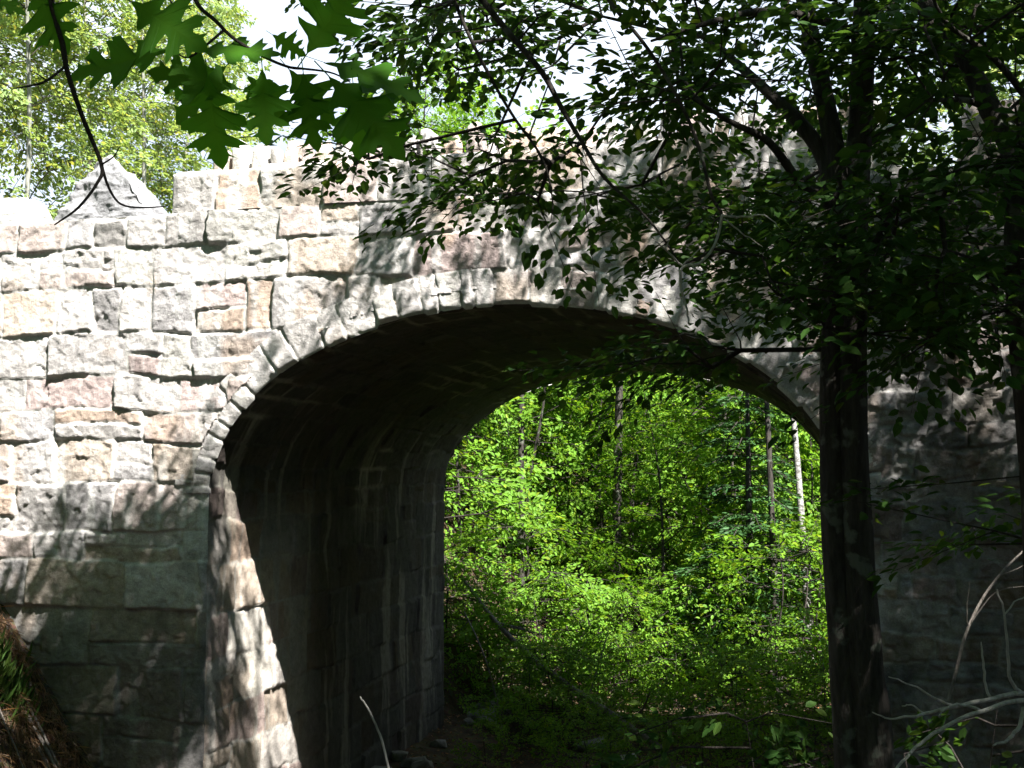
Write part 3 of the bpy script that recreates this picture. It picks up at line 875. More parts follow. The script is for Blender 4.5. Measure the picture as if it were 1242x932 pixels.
# an unseen maple added behind and right of the viewer to shade the gully
mx, my = 3.9, -8.7
mz = float(terrain(mx, my))
added_maple_trunk = [np.array(p) for p in ((mx, my, mz - .2), (mx + .05, my + .1, mz + 3), (mx - .2, my + .2, mz + 6), (mx - .1, my, mz + 8.5), (mx + .2, my - .1, mz + 11))]
added_maple_limbs = [([added_maple_trunk[2], np.array((2.2, -7.6, 10.5)), np.array((.6, -6.8, 11.6))], [.12, .08, .03]), ([added_maple_trunk[2], np.array((4.8, -6.6, 10.2)), np.array((5.4, -4.9, 11.6))], [.12, .08, .03]),
               ([added_maple_trunk[3], np.array((1.8, -9.6, 12.6)), np.array((0, -10.2, 13.2))], [.1, .06, .02])]

allA = np.concatenate([vis, can])
def mind(A, paths):
    n = np.concatenate([smooth_path(p, 4) for p, _ in paths]); return np.min(np.linalg.norm(A[:, None] - n[None], axis=2), axis=1)
paths_r = [(right_stem, [.12, .10, .075, .07, .062, .055, .048, .042, .036, .028, .012])] + right_limbs
dF, dR = mind(allA, tree_nodes_paths), mind(allA, paths_r)
build_tree('beech_tree', 'dark twin-stemmed tree standing before the right end of the arch', 'tree', stemR[0], tree_nodes_paths, allA[dF <= dR], RS(1), .078, 38, .62, M_LEAF, spray_kw=dict(yellow=.07, flat=.12), limb_from=2.0)
build_tree('beech_tree', 'leaning dark tree with a curved stem at the right picture edge', 'tree', right_stem[0], paths_r, allA[dF > dR], RS(2), .078, 38, .62, M_LEAF, spray_kw=dict(yellow=.10, flat=.12), limb_from=1.5)
build_tree('maple_tree', 'unseen leafy maple added behind the viewer on the right bank to shade the gully', 'tree', added_maple_trunk[0], [(added_maple_trunk, [.28, .2, .17, .12, .04])] + added_maple_limbs, hi, RS(3), .14, 46, .9, M_LEAF, limb_from=3.5)

print('fg anchors', len(vis), len(can), len(hi))

# bleached dead twigs tangled in the lower branches -------------------
def twig_thing(name, label, cat, polys, mat, group=None, part=None):
    base = np.asarray(polys[0][0][0]); root = empty(name, base, label, cat, group) if part else None
    tb = Tubes()
    for k, (P, R) in enumerate(polys):
        Q = smooth_path(P, 5); q = np.interp(np.linspace(0, 1, len(Q)), np.linspace(0, 1, len(R)), R)
        Q = Q + .006 * np.stack([fbm(np.arange(len(Q)) * .7, np.full(len(Q), i * 9.1 + k), np.zeros(len(Q)), 2, 5) for i in range(3)], -1)
        tb.path(Q - base, q, 6)
    me = tb.mesh(name, mat)
    o = link(name, me); o.location = base
    return tag(o, label, cat, group)
def pp(l, d0, d1=None):
    d1 = d0 if d1 is None else d1
    return [at(x, y, d0 + (d1 - d0) * i / (len(l) - 1)) for i, (x, y) in enumerate(l)]
twig_thing('dead_twig', 'pale bare forked twig hanging among leaves over the arch crown', 'twig', [
 (pp([(875, 262), (868, 295), (850, 318), (827, 324), (825, 345), (832, 372), (836, 395)], 5.28), [.006, .0065, .007, .007, .0065, .005, .003]),
 (pp([(827, 322), (808, 305), (795, 292)], 5.28, 5.15), [.005, .004, .002]),
 (pp([(829, 321), (845, 306), (858, 298)], 5.28, 5.2), [.004, .003, .002]),
 (pp([(812, 308), (808, 298), (816, 284)], 5.25, 5.2), [.0035, .003, .0015]),
 (pp([(838, 320), (845, 330), (851, 335)], 5.28, 5.2), [.004, .003, .002]),
 (pp([(875, 262), (905, 263), (930, 262), (946, 278)], 5.28, 5.1), [.005, .004, .003, .0015]),
 (pp([(878, 265), (900, 282), (925, 300)], 5.28, 5.2), [.004, .003, .0015]),
], M_DEAD)

# ------------------------------------------------------------------ the oak whose twigs hang into the upper left
def oak_leaf_mesh(seed):
    r = RS(seed)
    half = [(0, .0), (.07, .035), (.13, .05), (.20, .13), (.25, .20), (.31, .235), (.305, .17), (.33, .085), (.38, .10), (.43, .23), (.455, .33), (.545, .385), (.55, .29), (.60, .30), (.565, .20), (.58, .10), (.63, .11), (.68, .21), (.765, .31), (.75, .215), (.80, .20), (.745, .12), (.76, .075), (.82, .10), (.885, .155), (.875, .09), (.93, .06), (1.0, 0)]
    bm = bmesh.new()
    def z(a, b): return -.16 * a * a + .28 * b * b + .012 * math.sin(a * 9 + seed * 2 + b * 6)
    ns = len(half); sa = []
    for a, b in half: sa.append(max(0, min(1, a - .62 * b)))
    sa = list(np.maximum.accumulate(sa))
    spine = [bm.verts.new((a + i * 1e-5, 0, z(a, 0))) for i, a in enumerate(sa)]
    for sg in (1, -1):
        hf = [(a + (r.normal(0, .010) if 0 < i < ns - 1 else 0), b * r.uniform(.86, 1.14)) for i, (a, b) in enumerate(half)]
        full = [spine[0]] + [bm.verts.new((a, sg * b, z(a, b))) for a, b in hf[1:-1]] + [spine[-1]]
        for i in range(ns - 1):
            vs = list(dict.fromkeys([spine[i], full[i], full[i+1], spine[i+1]]))
            if len(vs) >= 3:
                if sg < 0: vs = vs[::-1]
                try: bm.faces.new(vs)
                except ValueError: pass
    # stalk
    a, b, c, d = [bm.verts.new(p) for p in ((-.18, -.006, .02), (-.18, .006, .02), (0.02, .006, .002), (0.02, -.006, .002))]
    bm.faces.new((a, d, c, b))
    me = bpy.data.meshes.new('oak_leaf'); bm.to_mesh(me); bm.free()
    ca = me.color_attributes.new('col', 'FLOAT_COLOR', 'POINT')
    v = r.uniform(.2, .9)
    for e, vt in zip(ca.data, me.vertices): e.color = (v * (.55 + min(1, abs(vt.co.y) * 7) * .45), .1 + .25 * (abs(vt.co.y) < .004), 0, 1)
    me.materials.append(M_OAK)
    return me

ox, oy = -4.4, -9.9
oz = float(terrain(ox, oy))
oak_base = np.array((ox, oy, oz - .15))
oak = empty('oak_tree', oak_base, 'oak with big lobed leaves on twigs hanging into the upper left corner', 'tree')
OAK_TR = [np.array(p) for p in ((ox, oy, oz - .15), (ox + .05, oy, oz + 1.5), (ox + .15, oy - .05, oz + 3.4), (ox - .1, oy - .1, oz + 5.4), (ox - .3, oy, oz + 7.6))]
limb_end = at(300, -170, 2.6)
OAK_LIMB = [OAK_TR[2], OAK_TR[2] + np.array((.9, .15, .45)), .5 * (OAK_TR[2] + limb_end) + np.array((.3, 0, .35)), at(140, -190, 2.55), at(240, -150, 2.5), limb_end]
tb = Tubes(); tb.path(smooth_path(OAK_TR) - oak_base, np.interp(np.linspace(0, 1, 25), [0, .2, .6, 1], [.24, .19, .14, .04]), 12, .15)
link('trunk', tb.mesh('trunk', M_BARK), oak)
tb = Tubes()
lp = smooth_path(OAK_LIMB); tb.path(lp - oak_base, np.interp(np.linspace(0, 1, len(lp)), [0, .4, .8, 1], [.06, .04, .02, .012]), 8)
link('limb', tb.mesh('limb', M_BARK), oak)
OT = [
 ([at(60, -60, 2.3), at(62, 0, 2.3), at(75, 50, 2.3), at(82, 88, 2.3), at(100, 142, 2.3), at(123, 200, 2.32), at(118, 222, 2.3), at(95, 252, 2.26), at(66, 273, 2.24)], [.0060, .0058, .0055, .005, .0045, .004, .003, .0025, .0015]),
 ([at(123, 200, 2.32), at(132, 228, 2.34), at(147, 248, 2.36), at(175, 252, 2.4), at(206, 250, 2.45)], [.003, .0025, .002, .0017, .001]),
 ([at(123, 200, 2.32), at(138, 190, 2.3), at(145, 178, 2.28)], [.002, .0015, .001]),
 ([at(80, 80, 2.3), at(57, 98, 2.25), at(38, 104, 2.2), at(15, 108, 2.15)], [.003, .0025, .002, .001]),
 ([at(57, 98, 2.25), at(45, 90, 2.22), at(36, 86, 2.2)], [.0016, .0012, .0008]),
 ([at(225, -60, 2.45), at(237, 0, 2.45), at(262, 26, 2.45), at(285, 48, 2.45), at(322, 70, 2.45), at(352, 82, 2.46), at(375, 84, 2.48)], [.005, .0048, .0045, .004, .0035, .003, .002]),
 ([at(270, 38, 2.45), at(250, 55, 2.42), at(228, 70, 2.4), at(210, 62, 2.38)], [.003, .0025, .002, .0015]),
 ([at(200, -60, 2.35), at(206, 0, 2.35), at(226, 8, 2.35), at(232, 12, 2.35)], [.003, .0025, .002, .001]),
 ([at(352, 82, 2.46), at(400, 88, 2.5), at(425, 100, 2.5)], [.0028, .002, .0012]),
]
tb = Tubes()
for P, R in OT:
    Q = smooth_path(P, 5); tb.path(Q - oak_base, np.interp(np.linspace(0, 1, len(Q)), np.linspace(0, 1, len(R)), R), 6)
for a, b in ((at(60, -60, 2.3), at(140, -190, 2.55)), (at(225, -60, 2.45), at(240, -150, 2.5)), (at(200, -60, 2.35), at(240, -150, 2.5))):
    Q = smooth_path([b, .5 * (a + b) + np.array((0, 0, .03)), a], 5); tb.path(Q - oak_base, np.linspace(.008, .0055, len(Q)), 6)
link('twigs', tb.mesh('twigs', M_TWIG), oak)
LM = [oak_leaf_mesh(i) for i in range(5)]
# base px, tip px, depth, facing tilt
OL = [((208, 62), (92, 80), 2.38, .5), ((158, 2), (234, 46), 2.35, .5), ((236, 62), (328, 58), 2.43, .55), ((290, 108), (192, 84), 2.4, .35), ((252, 92), (264, 192), 2.36, .2),
      ((318, 84), (322, 162), 2.44, .3), ((368, 88), (374, 170), 2.46, .2), ((398, 92), (482, 176), 2.42, .25), ((392, 76), (504, 104), 2.5, .6), ((372, 66), (424, -14), 2.52, .3),
      ((330, 42), (364, 64), 2.55, .4), ((40, -22), (72, 52), 2.3, .35), ((-30, -12), (26, 8), 2.25, .5), ((300, 92), (345, 142), 2.5, .4), ((428, 100), (438, 182), 2.5, .3), ((275, 80), (212, 140), 2.46, .4), ((350, 84), (400, 140), 2.5, .4)]
r = RS(44)
for k, (a, b, dep, tilt) in enumerate(OL):
    A = at(a[0], a[1], dep); B = at(b[0], b[1], dep + r.normal(0, .03))
    X = B - A; Ln = np.linalg.norm(X); X /= Ln
    nrm = unit(-_f * (1 - tilt) + _u * tilt + _r * r.normal(0, .3)); Y = unit(np.cross(nrm, X)); Z = np.cross(X, Y)
    o = link('leaf', LM[k % 5], oak)
    Mx = Matrix(((X[0], Y[0], Z[0], 0), (X[1], Y[1], Z[1], 0), (X[2], Y[2], Z[2], 0), (0, 0, 0, 1)))
    o.matrix_local = Matrix.Translation(Vector(A - oak_base)) @ Mx @ Matrix.Diagonal((Ln * 1.15, Ln * r.uniform(1.15, 1.4), Ln * r.uniform(.6, 1.3), 1))
# the rest of the oak's crown, plus sprays added to shade the lower-left wall
oc = np.stack([r.uniform(-8, -3.4, 160), r.uniform(-13, -8.3, 160), r.uniform(9.0, 11.5, 160)], -1)
oc2 = np.stack([r.uniform(-10, -1.5, 900), r.uniform(-8, -1.2, 900), r.uniform(8.0, 14, 900)], -1)
oc = np.concatenate([oc, oc2]); ins_, lit = keep_clear(oc, 90)
sx, sy = shadow_px(oc); oc = oc[~lit & ~ins_ & ~((sx > -150) & (sx < 900) & (sy > -150) & (sy < 700)) & ~((sx > 1040) & (sy < 540) & (sy > 300)) & ~((sx > 215) & (sx < 430) & (r.rand(len(sx)) < .9)) & ~((sx < 240) & (sx > 0) & clump(sx, sy, 55, -.05))]
sk = Skeleton(smooth_path(OAK_TR, 4)[10:], r); D = sk.grow(oc); tb = Tubes(); sk.mesh_into(tb, .005)
lv = Leaves(); tips = sprays(lv, oc, D, .7, 18, .15, r); tb.v = [v - oak_base for v in tb.v]; lv.P = [p - oak_base for p in lv.P]
link('branches', tb.mesh('branches', M_BARK), oak); link('crown', lv.mesh('crown', M_OAK), oak)

# ------------------------------------------------------------------ trees of the wood beyond
def tree_proto(name, label, cat, H, crown0, rad, n_anch, leaf, n, length, mat, bark, seed, tr=.1, group=None, lean=.0, shape=1.0, clear=.35, yellow=.12, flat=.35, sunward=1.0):
    r = RS(seed)
    z = crown0 + (H - crown0) * r.beta(1.1, 1.25, n_anch)
    f = (z - crown0) / (H - crown0)
    R = rad * np.clip(np.sin(np.clip(f * .92 + .08, 0, 1) * PI) ** .6 * (1.15 - .55 * f * shape), .05, None)
    a = r.uniform(0, 2 * PI, n_anch); q = np.sqrt(r.uniform(.08, 1, n_anch))
    A = np.stack([R * q * np.cos(a), R * q * np.sin(a), z], -1)
    keep = fbm(A[:, 0] / rad * 1.6, A[:, 1] / rad * 1.6, A[:, 2] / rad * 1.6, 2, seed) > -clear
    A = A[keep]
    tp = [np.array((0, 0, -.15)), np.array((.05 * H * r.normal(0, .3), .05 * H * r.normal(0, .3), H * .33)), np.array((.06 * H * r.normal(0, .5) + lean, .06 * H * r.normal(0, .5), H * .66)), np.array((lean * 1.5, 0, H * .97))]
    return build_tree(name, label, cat, (0, 0, 0), [(tp, [tr, tr * .75, tr * .45, tr * .1])], A, r, leaf, n, length, mat, bark, group, 7, .005, dict(yellow=yellow, flat=flat, sunward=sunward), limb_from=crown0 * .8)

def conifer_proto(seed, H=9, rad=1.7):
    r = RS(seed)
    root = empty('fir_tree', (0, 0, 0), 'fir', 'tree')
    tb = Tubes(); P = smooth_path([(0, 0, -.15), (.03, .02, H * .5), (0, 0, H)], 8)
    tb.path(P, np.linspace(.11, .012, len(P)), 8); link('trunk', tb.mesh('trunk', M_BARK), root)
    tb = Tubes(); lv = Leaves(); z = .9
    SA, SB = [], []
    while z < H - .2:
        R = rad * (1 - z / H) ** .75 + .15
        for a in r.uniform(0, 2 * PI, 5):
            L = R * r.uniform(.7, 1.15); d = np.array((math.cos(a), math.sin(a), .12))
            tipz = z + .12 * L - .32 * L
            p0 = np.array((0, 0, z)); p1 = np.array((math.cos(a) * L * .55, math.sin(a) * L * .55, z + .02)); p2 = np.array((math.cos(a) * L, math.sin(a) * L, tipz))
            SA += [p0, p1]; SB += [p1, p2]
            m = int(90 * L)
            t = r.uniform(.18, 1, m); base = np.where(t[:, None] < .55, p0 + (p1 - p0) * (t / .55)[:, None], p1 + (p2 - p1) * ((t - .55) / .45)[:, None])
            sd = r.choice([-1, 1], m); S = np.array((-math.sin(a), math.cos(a), 0))
            off = sd * r.uniform(0, .45, m) * L * (1.1 - t)
            B = base + S * off[:, None] + r.normal(0, .02, (m, 3)); B[:, 2] -= .1 * np.abs(off)
            D = unit(d[None] * .7 + S[None] * (sd * .7)[:, None] + r.normal(0, .2, (m, 3)) - np.array((0, 0, .25)))
            sz = r.uniform(.09, .17, m)
            lv.add(B, D, unit(np.array((0, 0, 1.)) + r.normal(0, .4, (m, 3))), sz, sz * .28, np.stack([r.uniform(0, 1, m), r.uniform(0, .3, m), np.zeros(m)], -1))
        z += r.uniform(.22, .38)
    tb.segs(np.array(SA), np.array(SB), np.full(len(SA), .014), np.full(len(SA), .007), 4)
    link('branches', tb.mesh('branches', M_TWIG), root); link('crown', lv.mesh('crown', M_FIR, NARROW), root)
    return root

def G(x, y): return (x, y, float(terrain(x, y)) - .02)
def place(o, x, y, rz, sc, label, first, group=None, zoff=0):
    l = G(x, y); l = (l[0], l[1], l[2] + zoff)
    if first:
        o.location = l; o.rotation_euler = (0, 0, rz); o.scale = (sc, sc, sc); o['label'] = label
        if group: o['group'] = group
        return o
    return copy_thing(o, l, rz, sc, label, group)

sapA = tree_proto('maple_sapling', 's', 'sapling', 6.0, .5, 1.9, 150, .13, 40, .75, M_FAR, M_BARK, 201, .045)
sapB = tree_proto('maple_sapling', 's', 'sapling', 7.5, .9, 2.2, 180, .10, 50, .7, M_FAR, M_BARK, 202, .06, lean=.3)
sapC = tree_proto('ash_sapling', 's', 'sapling', 8.5, 1.6, 2.0, 140, .16, 30, .85, M_FAR, M_BARK, 208, .06, lean=-.3, clear=.1, yellow=.3)
shr = tree_proto('shrub', 's', 'shrub', 2.4, .15, 1.3, 70, .085, 30, .45, M_FAR, M_TWIG, 203, .02, shape=.6)
bigT = tree_proto('forest_tree', 's', 'tree', 15, 3.0, 3.6, 300, .14, 44, .95, M_FAR, M_BARK, 204, .16)
paleT = tree_proto('birch_tree', 's', 'tree', 16, 3.0, 3.4, 430, .15, 50, 1.0, M_PALE, M_PALEBARK, 205, .09, clear=.25, yellow=.12)
fir = conifer_proto(206)

def far_xy(px, dist):
    """a spot of ground beyond the bridge in a given direction from the viewer"""
    d = _f + _r * (px - CX) / FPX; d = d / math.hypot(d[0], d[1])
    return EYE[0] + d[0] * dist, EYE[1] + d[1] * dist

SG = 'leafy saplings in the wood behind the arch'
near_saps = [ # px, distance, proto, scale, label
 (560, 25.5, 'A', .95, 'bright maple sapling just beyond the left side of the arch mouth'),
 (640, 27.5, 'B', 1.0, 'sunlit sapling in the wood left of the middle of the arch mouth'),
 (735, 29.0, 'A', 1.15, 'taller bright sapling in the middle of the arch mouth'),
 (800, 26.5, 'B', .85, 'small leaning sapling with yellow-green leaves right of the middle of the arch mouth'),
 (880, 30.0, 'B', 1.05, 'sapling behind the fir seen through the right side of the arch'),
 (980, 27.0, 'A', .95, 'sapling half hidden by the dark double trunk at the arch right edge')]
done = set(); PR = {'A': sapA, 'B': sapB, 'C': sapC, 'S': shr, 'T': bigT, 'P': paleT, 'F': fir}
r = RS(61)
def put(px, dist, k, sc, label, group=None):
    x, y = far_xy(px, dist)
    o = place(PR[k], x, y, r.uniform(0, 6.28), sc, label, k not in done, group); done.add(k); return o
for a in near_saps: put(*a, group=SG)
for i in range(34):
    put(505 + 17 * i + r.uniform(-25, 25), r.uniform(28, 41), 'ABC'[i % 3], r.uniform(.9, 1.5), 'leafy sapling deeper in the sunlit wood behind the arch', 'deeper saplings behind the arch')
for i in range(14):
    put(490 + 45 * i + r.uniform(-20, 20), r.uniform(42, 56), 'T', r.uniform(.58, .78), 'tall green tree at the back of the wood seen through the arch', 'tall trees at the back of the wood')
for i in range(34):
    put(500 + 17 * i + r.uniform(-30, 30), r.uniform(22.5, 33), 'S', r.uniform(.7, 1.5), 'leafy shrub of the undergrowth behind the arch', 'undergrowth shrubs behind the arch')
for px, d, sc, lb in ((590, 23.0, .9, 'low green shrub on the bank just outside the arch, left side'), (660, 24.0, .8, 'low shrub in shade at the foot of the arch mouth'), (860, 24.5, 1.0, 'shrub with broad leaves below the fir in the arch mouth'), (930, 23.0, .8, 'shaded shrub at the lower right of the arch mouth'), (760, 22.5, .7, 'small shrub low in the middle of the arch mouth')):
    put(px, d, 'S', sc, lb, 'shrubs behind the arch')
put(905, 25.0, 'F', .95, 'dark layered fir standing in the right part of the arch mouth')
put(960, 34.0, 'F', 1.3, 'taller fir behind the birch trunk at the right of the arch mouth')
put(830, 38.0, 'F', 1.2, 'fir deep in the wood right of the middle of the arch mouth')
for i in range(26):
    put(500 + 21 * i + r.uniform(-20, 20), r.uniform(19.6, 23.5), 'S', r.uniform(.45, .85), 'low shrub in the shadow the bridge casts behind the arch', 'shaded shrubs behind the arch')
# the wood behind the road, above the wall
for i, (px, d, k, sc) in enumerate(((15, 33, 'P', .95), (90, 40, 'P', 1.1), (160, 36, 'P', .92), (222, 45, 'P', .95), (-70, 38, 'P', 1.1))):
    put(px, d, k, sc, ('sunlit pale green birch above the left wall end, at the picture corner', 'tall pale birch straight behind the pointed boulder', 'pale yellow-green birch right of the pointed boulder', 'farther pale birch above the start of the parapet', 'pale birch beyond the left picture edge')[i], 'pale trees behind the road')
for i, (px, d, k, sc) in enumerate(((1225, 34, 'P', .95), (1310, 33, 'P', 1.0))):
    put(px, d, k, sc, ('bright yellow-green birch behind the gate post at upper right', 'birch beyond the upper right picture edge')[i], 'pale trees behind the road')

# more of the wood, unseen, added round the viewer to block sky light
r = RS(62)
for i, (x, y, sc) in enumerate([(-11, -7, .85), (-9, -13, 1.0), (-13, -13, 1.1), (-5, -16, 1.1), (0, -15.5, 1.0), (4.5, -16, 1.0), (-2, -20, 1.2), (-8, -20, 1.2), (6, -20, .95), (9.5, -14, .75), (8, -9, .62), (13, -10, .7), (8.2, -.4, .8), (9.5, -1.9, .9), (11, -5, .7), (-12.5, -2.4, .85), (-14.5, -8, 1.0), (12.5, -6.5, 1.0), (16, -3, 1.1), (-19, -3, 1.2), (0.5, -19, .9), (-12, -17, 1.1), (14, -17, .9), (-15, -5, .9), (-16, -19, 1.2), (2, -25, 1.2), (11, -24, 1.1)]):
    o = copy_thing(bigT, G(x, y), r.uniform(0, 6.28), sc, 'unseen leafy tree added behind or beside the viewer to block sky light', 'added trees round the viewer')

for i in range(34):  # unseen saplings added to close the low gaps to the sky
    a = 2 * PI * (i + r.uniform(-.3, .3)) / 34; d = r.uniform(5.5, 10)
    x, y = .5 + d * 1.25 * math.cos(a), -13.5 + d * .7 * math.sin(a)
    if y > -9.5 and -8 < x < 4.5: continue
    copy_thing(sapA, G(x, y), r.uniform(0, 6.28), r.uniform(.6, .9), 'unseen leafy sapling added behind or beside the viewer to block low sky light', 'added saplings round the viewer')

# thin bare-stemmed trunks seen through the arch
def pole(name, label, px, dist, H, rad, lean, bark, seed):
    x, y = far_xy(px, dist); z = float(terrain(x, y)); r = RS(seed)
    tr = [np.array((x, y, z - .2)), np.array((x + lean * .3, y, z + H * .35)), np.array((x + lean * .7, y + .1, z + H * .7)), np.array((x + lean, y, z + H))]
    n = 60; zz = r.uniform(.62, 1, n) * H; a = r.uniform(0, 6.28, n); q = r.uniform(.2, 1.7, n)
    A = np.stack([x + lean * zz / H + q * np.cos(a), y + q * np.sin(a), z + zz], -1)
    return build_tree(name, label, 'tree', (x, y, z), [(tr, [rad, rad * .85, rad * .6, rad * .2])], A, r, .1, 30, .6, M_FAR, bark, None, 8, .005, spray_kw=dict(sunward=1.0), limb_from=2)
pole('maple_tree', 'straight thin dark trunk beside the birch at the right of the arch mouth', 938, 24.5, 10.0, .075, -.25, M_BARK, 301)
pole('birch_tree', 'slender white birch trunk seen through the right edge of the arch', 978, 25.5, 10.5, .08, -.6, M_BIRCH, 302)
pole('maple_tree', 'dark trunk rising behind leaves left of the middle of the arch mouth', 745, 27.5, 11, .12, .2, M_BARK, 303)
pole('maple_tree', 'grey trunk low among bright leaves in the left half of the arch mouth', 632, 25.5, 10, .08, 0, M_BARK, 304)

# fallen timber ------------------------------------------------------
def lay(px0, d0, px1, d1, h0, h1, n=6):
    a, b = far_xy(px0, d0), far_xy(px1, d1)
    out = []
    for t in np.linspace(0, 1, n):
        x, y = a[0] + (b[0] - a[0]) * t, a[1] + (b[1] - a[1]) * t
        out.append(np.array((x, y, float(terrain(x, y)) + h0 + (h1 - h0) * t)))
    return out
def fallen(label, main, rad, seed, mat=M_GREYDEAD, nb=4, bl=.9):
    r = RS(seed); P = np.array(main); polys = [(list(P), rad)]
    for k in range(nb):
        i = r.randint(1, len(P) - 1); d = unit(P[i+1 if i+1 < len(P) else i] - P[i-1] + r.normal(0, .6, 3) + np.array((0, 0, .5)))
        L = bl * r.uniform(.5, 1.2); rr = np.interp(i, [0, len(P) - 1], [rad[0], rad[-1]])
        polys.append(([P[i], P[i] + d * L * .5 + r.normal(0, .05, 3), P[i] + d * L + r.normal(0, .1, 3)], [rr * .6, rr * .4, rr * .12]))
    return twig_thing('fallen_branch', label, 'branch', polys, mat)
fallen('long grey fallen trunk slanting down to the right across the arch mouth', lay(560, 22.5, 800, 19.6, 1.9, .05), [.03, .045, .055, .06, .065, .07], 401)
fallen('thin broken stick leaning upright among shrubs left in the arch mouth', [at(563, 742, 21), at(585, 790, 20.6), at(600, 840, 20.4), at(612, 905, 20.2)], [.012, .015, .018, .02], 402, nb=2)
fallen('pale thin fallen stem leaning in the lower middle of the arch mouth', [at(716, 838, 21), at(728, 800, 21.2), at(738, 765, 21.4)], [.02, .017, .01], 403, nb=1)
fallen('pale fallen stick slanting at the lower right of the arch mouth', [at(868, 850, 19), at(905, 885, 18.6), at(940, 930, 18.3), at(960, 965, 18)], [.012, .016, .02, .02], 404, nb=2)

twig_thing('dead_twig', 'lone pale dry stem rising at the bottom edge left of the middle', 'twig', [
 (pp([(490, 1040), (474, 950), (468, 915), (455, 878), (440, 850), (436, 846)], 5.2), [.006, .006, .0055, .005, .004, .0025])], M_DEAD)

twig_thing('fallen_branch', 'pale bare many-forked branch lying at the lower right corner', 'branch', [
 (pp([(1330, 850), (1242, 842), (1200, 848), (1160, 856), (1120, 866), (1085, 872), (1058, 864)], 4.9, 4.3), [.012, .0105, .009, .0075, .006, .004, .002]),
 (pp([(1300, 858), (1242, 850), (1190, 862), (1150, 880), (1110, 908), (1085, 940), (1070, 990)], 4.8, 4.1), [.010, .0095, .008, .007, .006, .005, .004]),
 (pp([(1242, 843), (1226, 826), (1222, 790), (1218, 745), (1209, 716)], 4.8, 4.7), [.008, .007, .006, .0045, .003]),
 (pp([(1200, 846), (1194, 820), (1191, 795), (1189, 778)], 4.8), [.006, .005, .004, .002]),
 (pp([(1219, 745), (1235, 727), (1260, 724)], 4.75), [.004, .003, .002]),
 (pp([(1160, 857), (1135, 848), (1105, 830), (1078, 822)], 4.65, 4.5), [.006, .005, .0035, .002]),
 (pp([(1190, 862), (1170, 855), (1150, 858), (1138, 868)], 4.6, 4.5), [.007, .006, .004, .003]),
 (pp([(1242, 860), (1234, 885), (1218, 900), (1203, 904)], 4.7, 4.5), [.009, .008, .006, .003]),
 (pp([(1120, 866), (1105, 855), (1095, 858)], 4.5), [.004, .003, .002]),
], M_DEAD)
fallen('grey dead stem leaning to the right against the shaded right wall', [at(1150, 850, 8.2), at(1175, 760, 8.3), at(1210, 700, 8.4), at(1260, 650, 8.6)], [.012, .011, .009, .006], 405, nb=3, bl=.6)

r = RS(91)
for i in range(12):
    put(600 + 38 * i + r.uniform(-18, 18), r.uniform(17.2, 19.8), 'S', r.uniform(.28, .5), 'small dark shrub on the gully floor inside the arch', 'small shrubs inside the arch')
rocks = []
for i in range(4):
    pts = [tuple(r.uniform(-1, 1, 3) * np.array((.3, .24, .16))) for _ in range(14)]
    rocks.append(rock_mesh('rock', pts, 600 + i, 3, .02, 6, (.22, .21, .19)))
for i in range(26):
    x, y = r.uniform(-6.0, -.2), r.uniform(3.5, 10.5)
    if i % 3 == 0: x = XL + r.uniform(.1, .5)
    o = link('rock', rocks[i % 4]); o.location = (x, y, float(terrain(x, y)) + .03); o.rotation_euler = (r.uniform(-.3, .3), r.uniform(-.3, .3), r.uniform(0, 6.28)); k = r.uniform(.4, 1.2); o.scale = (k, k, k)
    tag(o, 'broken grey stone lying on the dim gully floor under the arch', 'rock', 'stones on the gully floor')
# ------------------------------------------------------------------ undergrowth in front
shr2 = tree_proto('shrub', 'leafy green shrub in the shade at the foot of the right wall', 'shrub', 1.9, .2, .9, 46, .075, 24, .38, M_LEAF, M_TWIG, 501, .012, shape=.5)
US = [(1010, 8.6, 1.3, 'shaded leafy shrub at the foot of the dark double trunk'), (1120, 8.4, 1.2, 'shrub between the double trunk and the forked pale branch'), (1200, 8.8, 1.35, 'tall shrub low against the shaded right wall'), (1270, 7.4, 1.2, 'shrub at the lower right corner behind the forked pale branch'), (895, 10.5, 1.45, 'small bright-leaved shrub below the right end of the arch'), (960, 9.6, 1.2, 'shrub in the gully bed left of the double trunk')]
for i, (px, d, sc, lb) in enumerate(US):
    x, y = far_xy(px, d); place(shr2, x, y, i * 1.3, sc, lb, i == 0, 'shrubs below the right wall')

def grass(name, label, n, px, spread, h, mat, seed, green=True):
    r = RS(seed); x0, y0 = px
    x = x0 + r.normal(0, spread, n); y = np.minimum(y0 + r.normal(0, spread, n), -.15); z = terrain(x, y)
    P = np.stack([x, y, z - .02], -1); a = r.uniform(0, 6.28, n)
    D = unit(np.stack([np.cos(a) * .5, np.sin(a) * .5, np.ones(n)], -1) + r.normal(0, .25, (n, 3)))
    N = np.stack([np.cos(a), np.sin(a), -.4 * np.ones(n)], -1); L = h * r.uniform(.5, 1.2, n)
    lv = Leaves(); lv.add(P, D, N, L, L * .02 + .003, np.stack([r.uniform(0, 1, n), r.uniform(0, .5, n), 0 * x], -1))
    return link(name, lv.mesh(name, mat, LEAF_T))
w = on_wall(20, 915, -.5)
tag(grass('grass', '', 1000, (w[0] - .15, -.7), .15, .28, M_GRASS, 1), 'green grass on the bank at the lower left corner', 'grass', None, 'stuff')
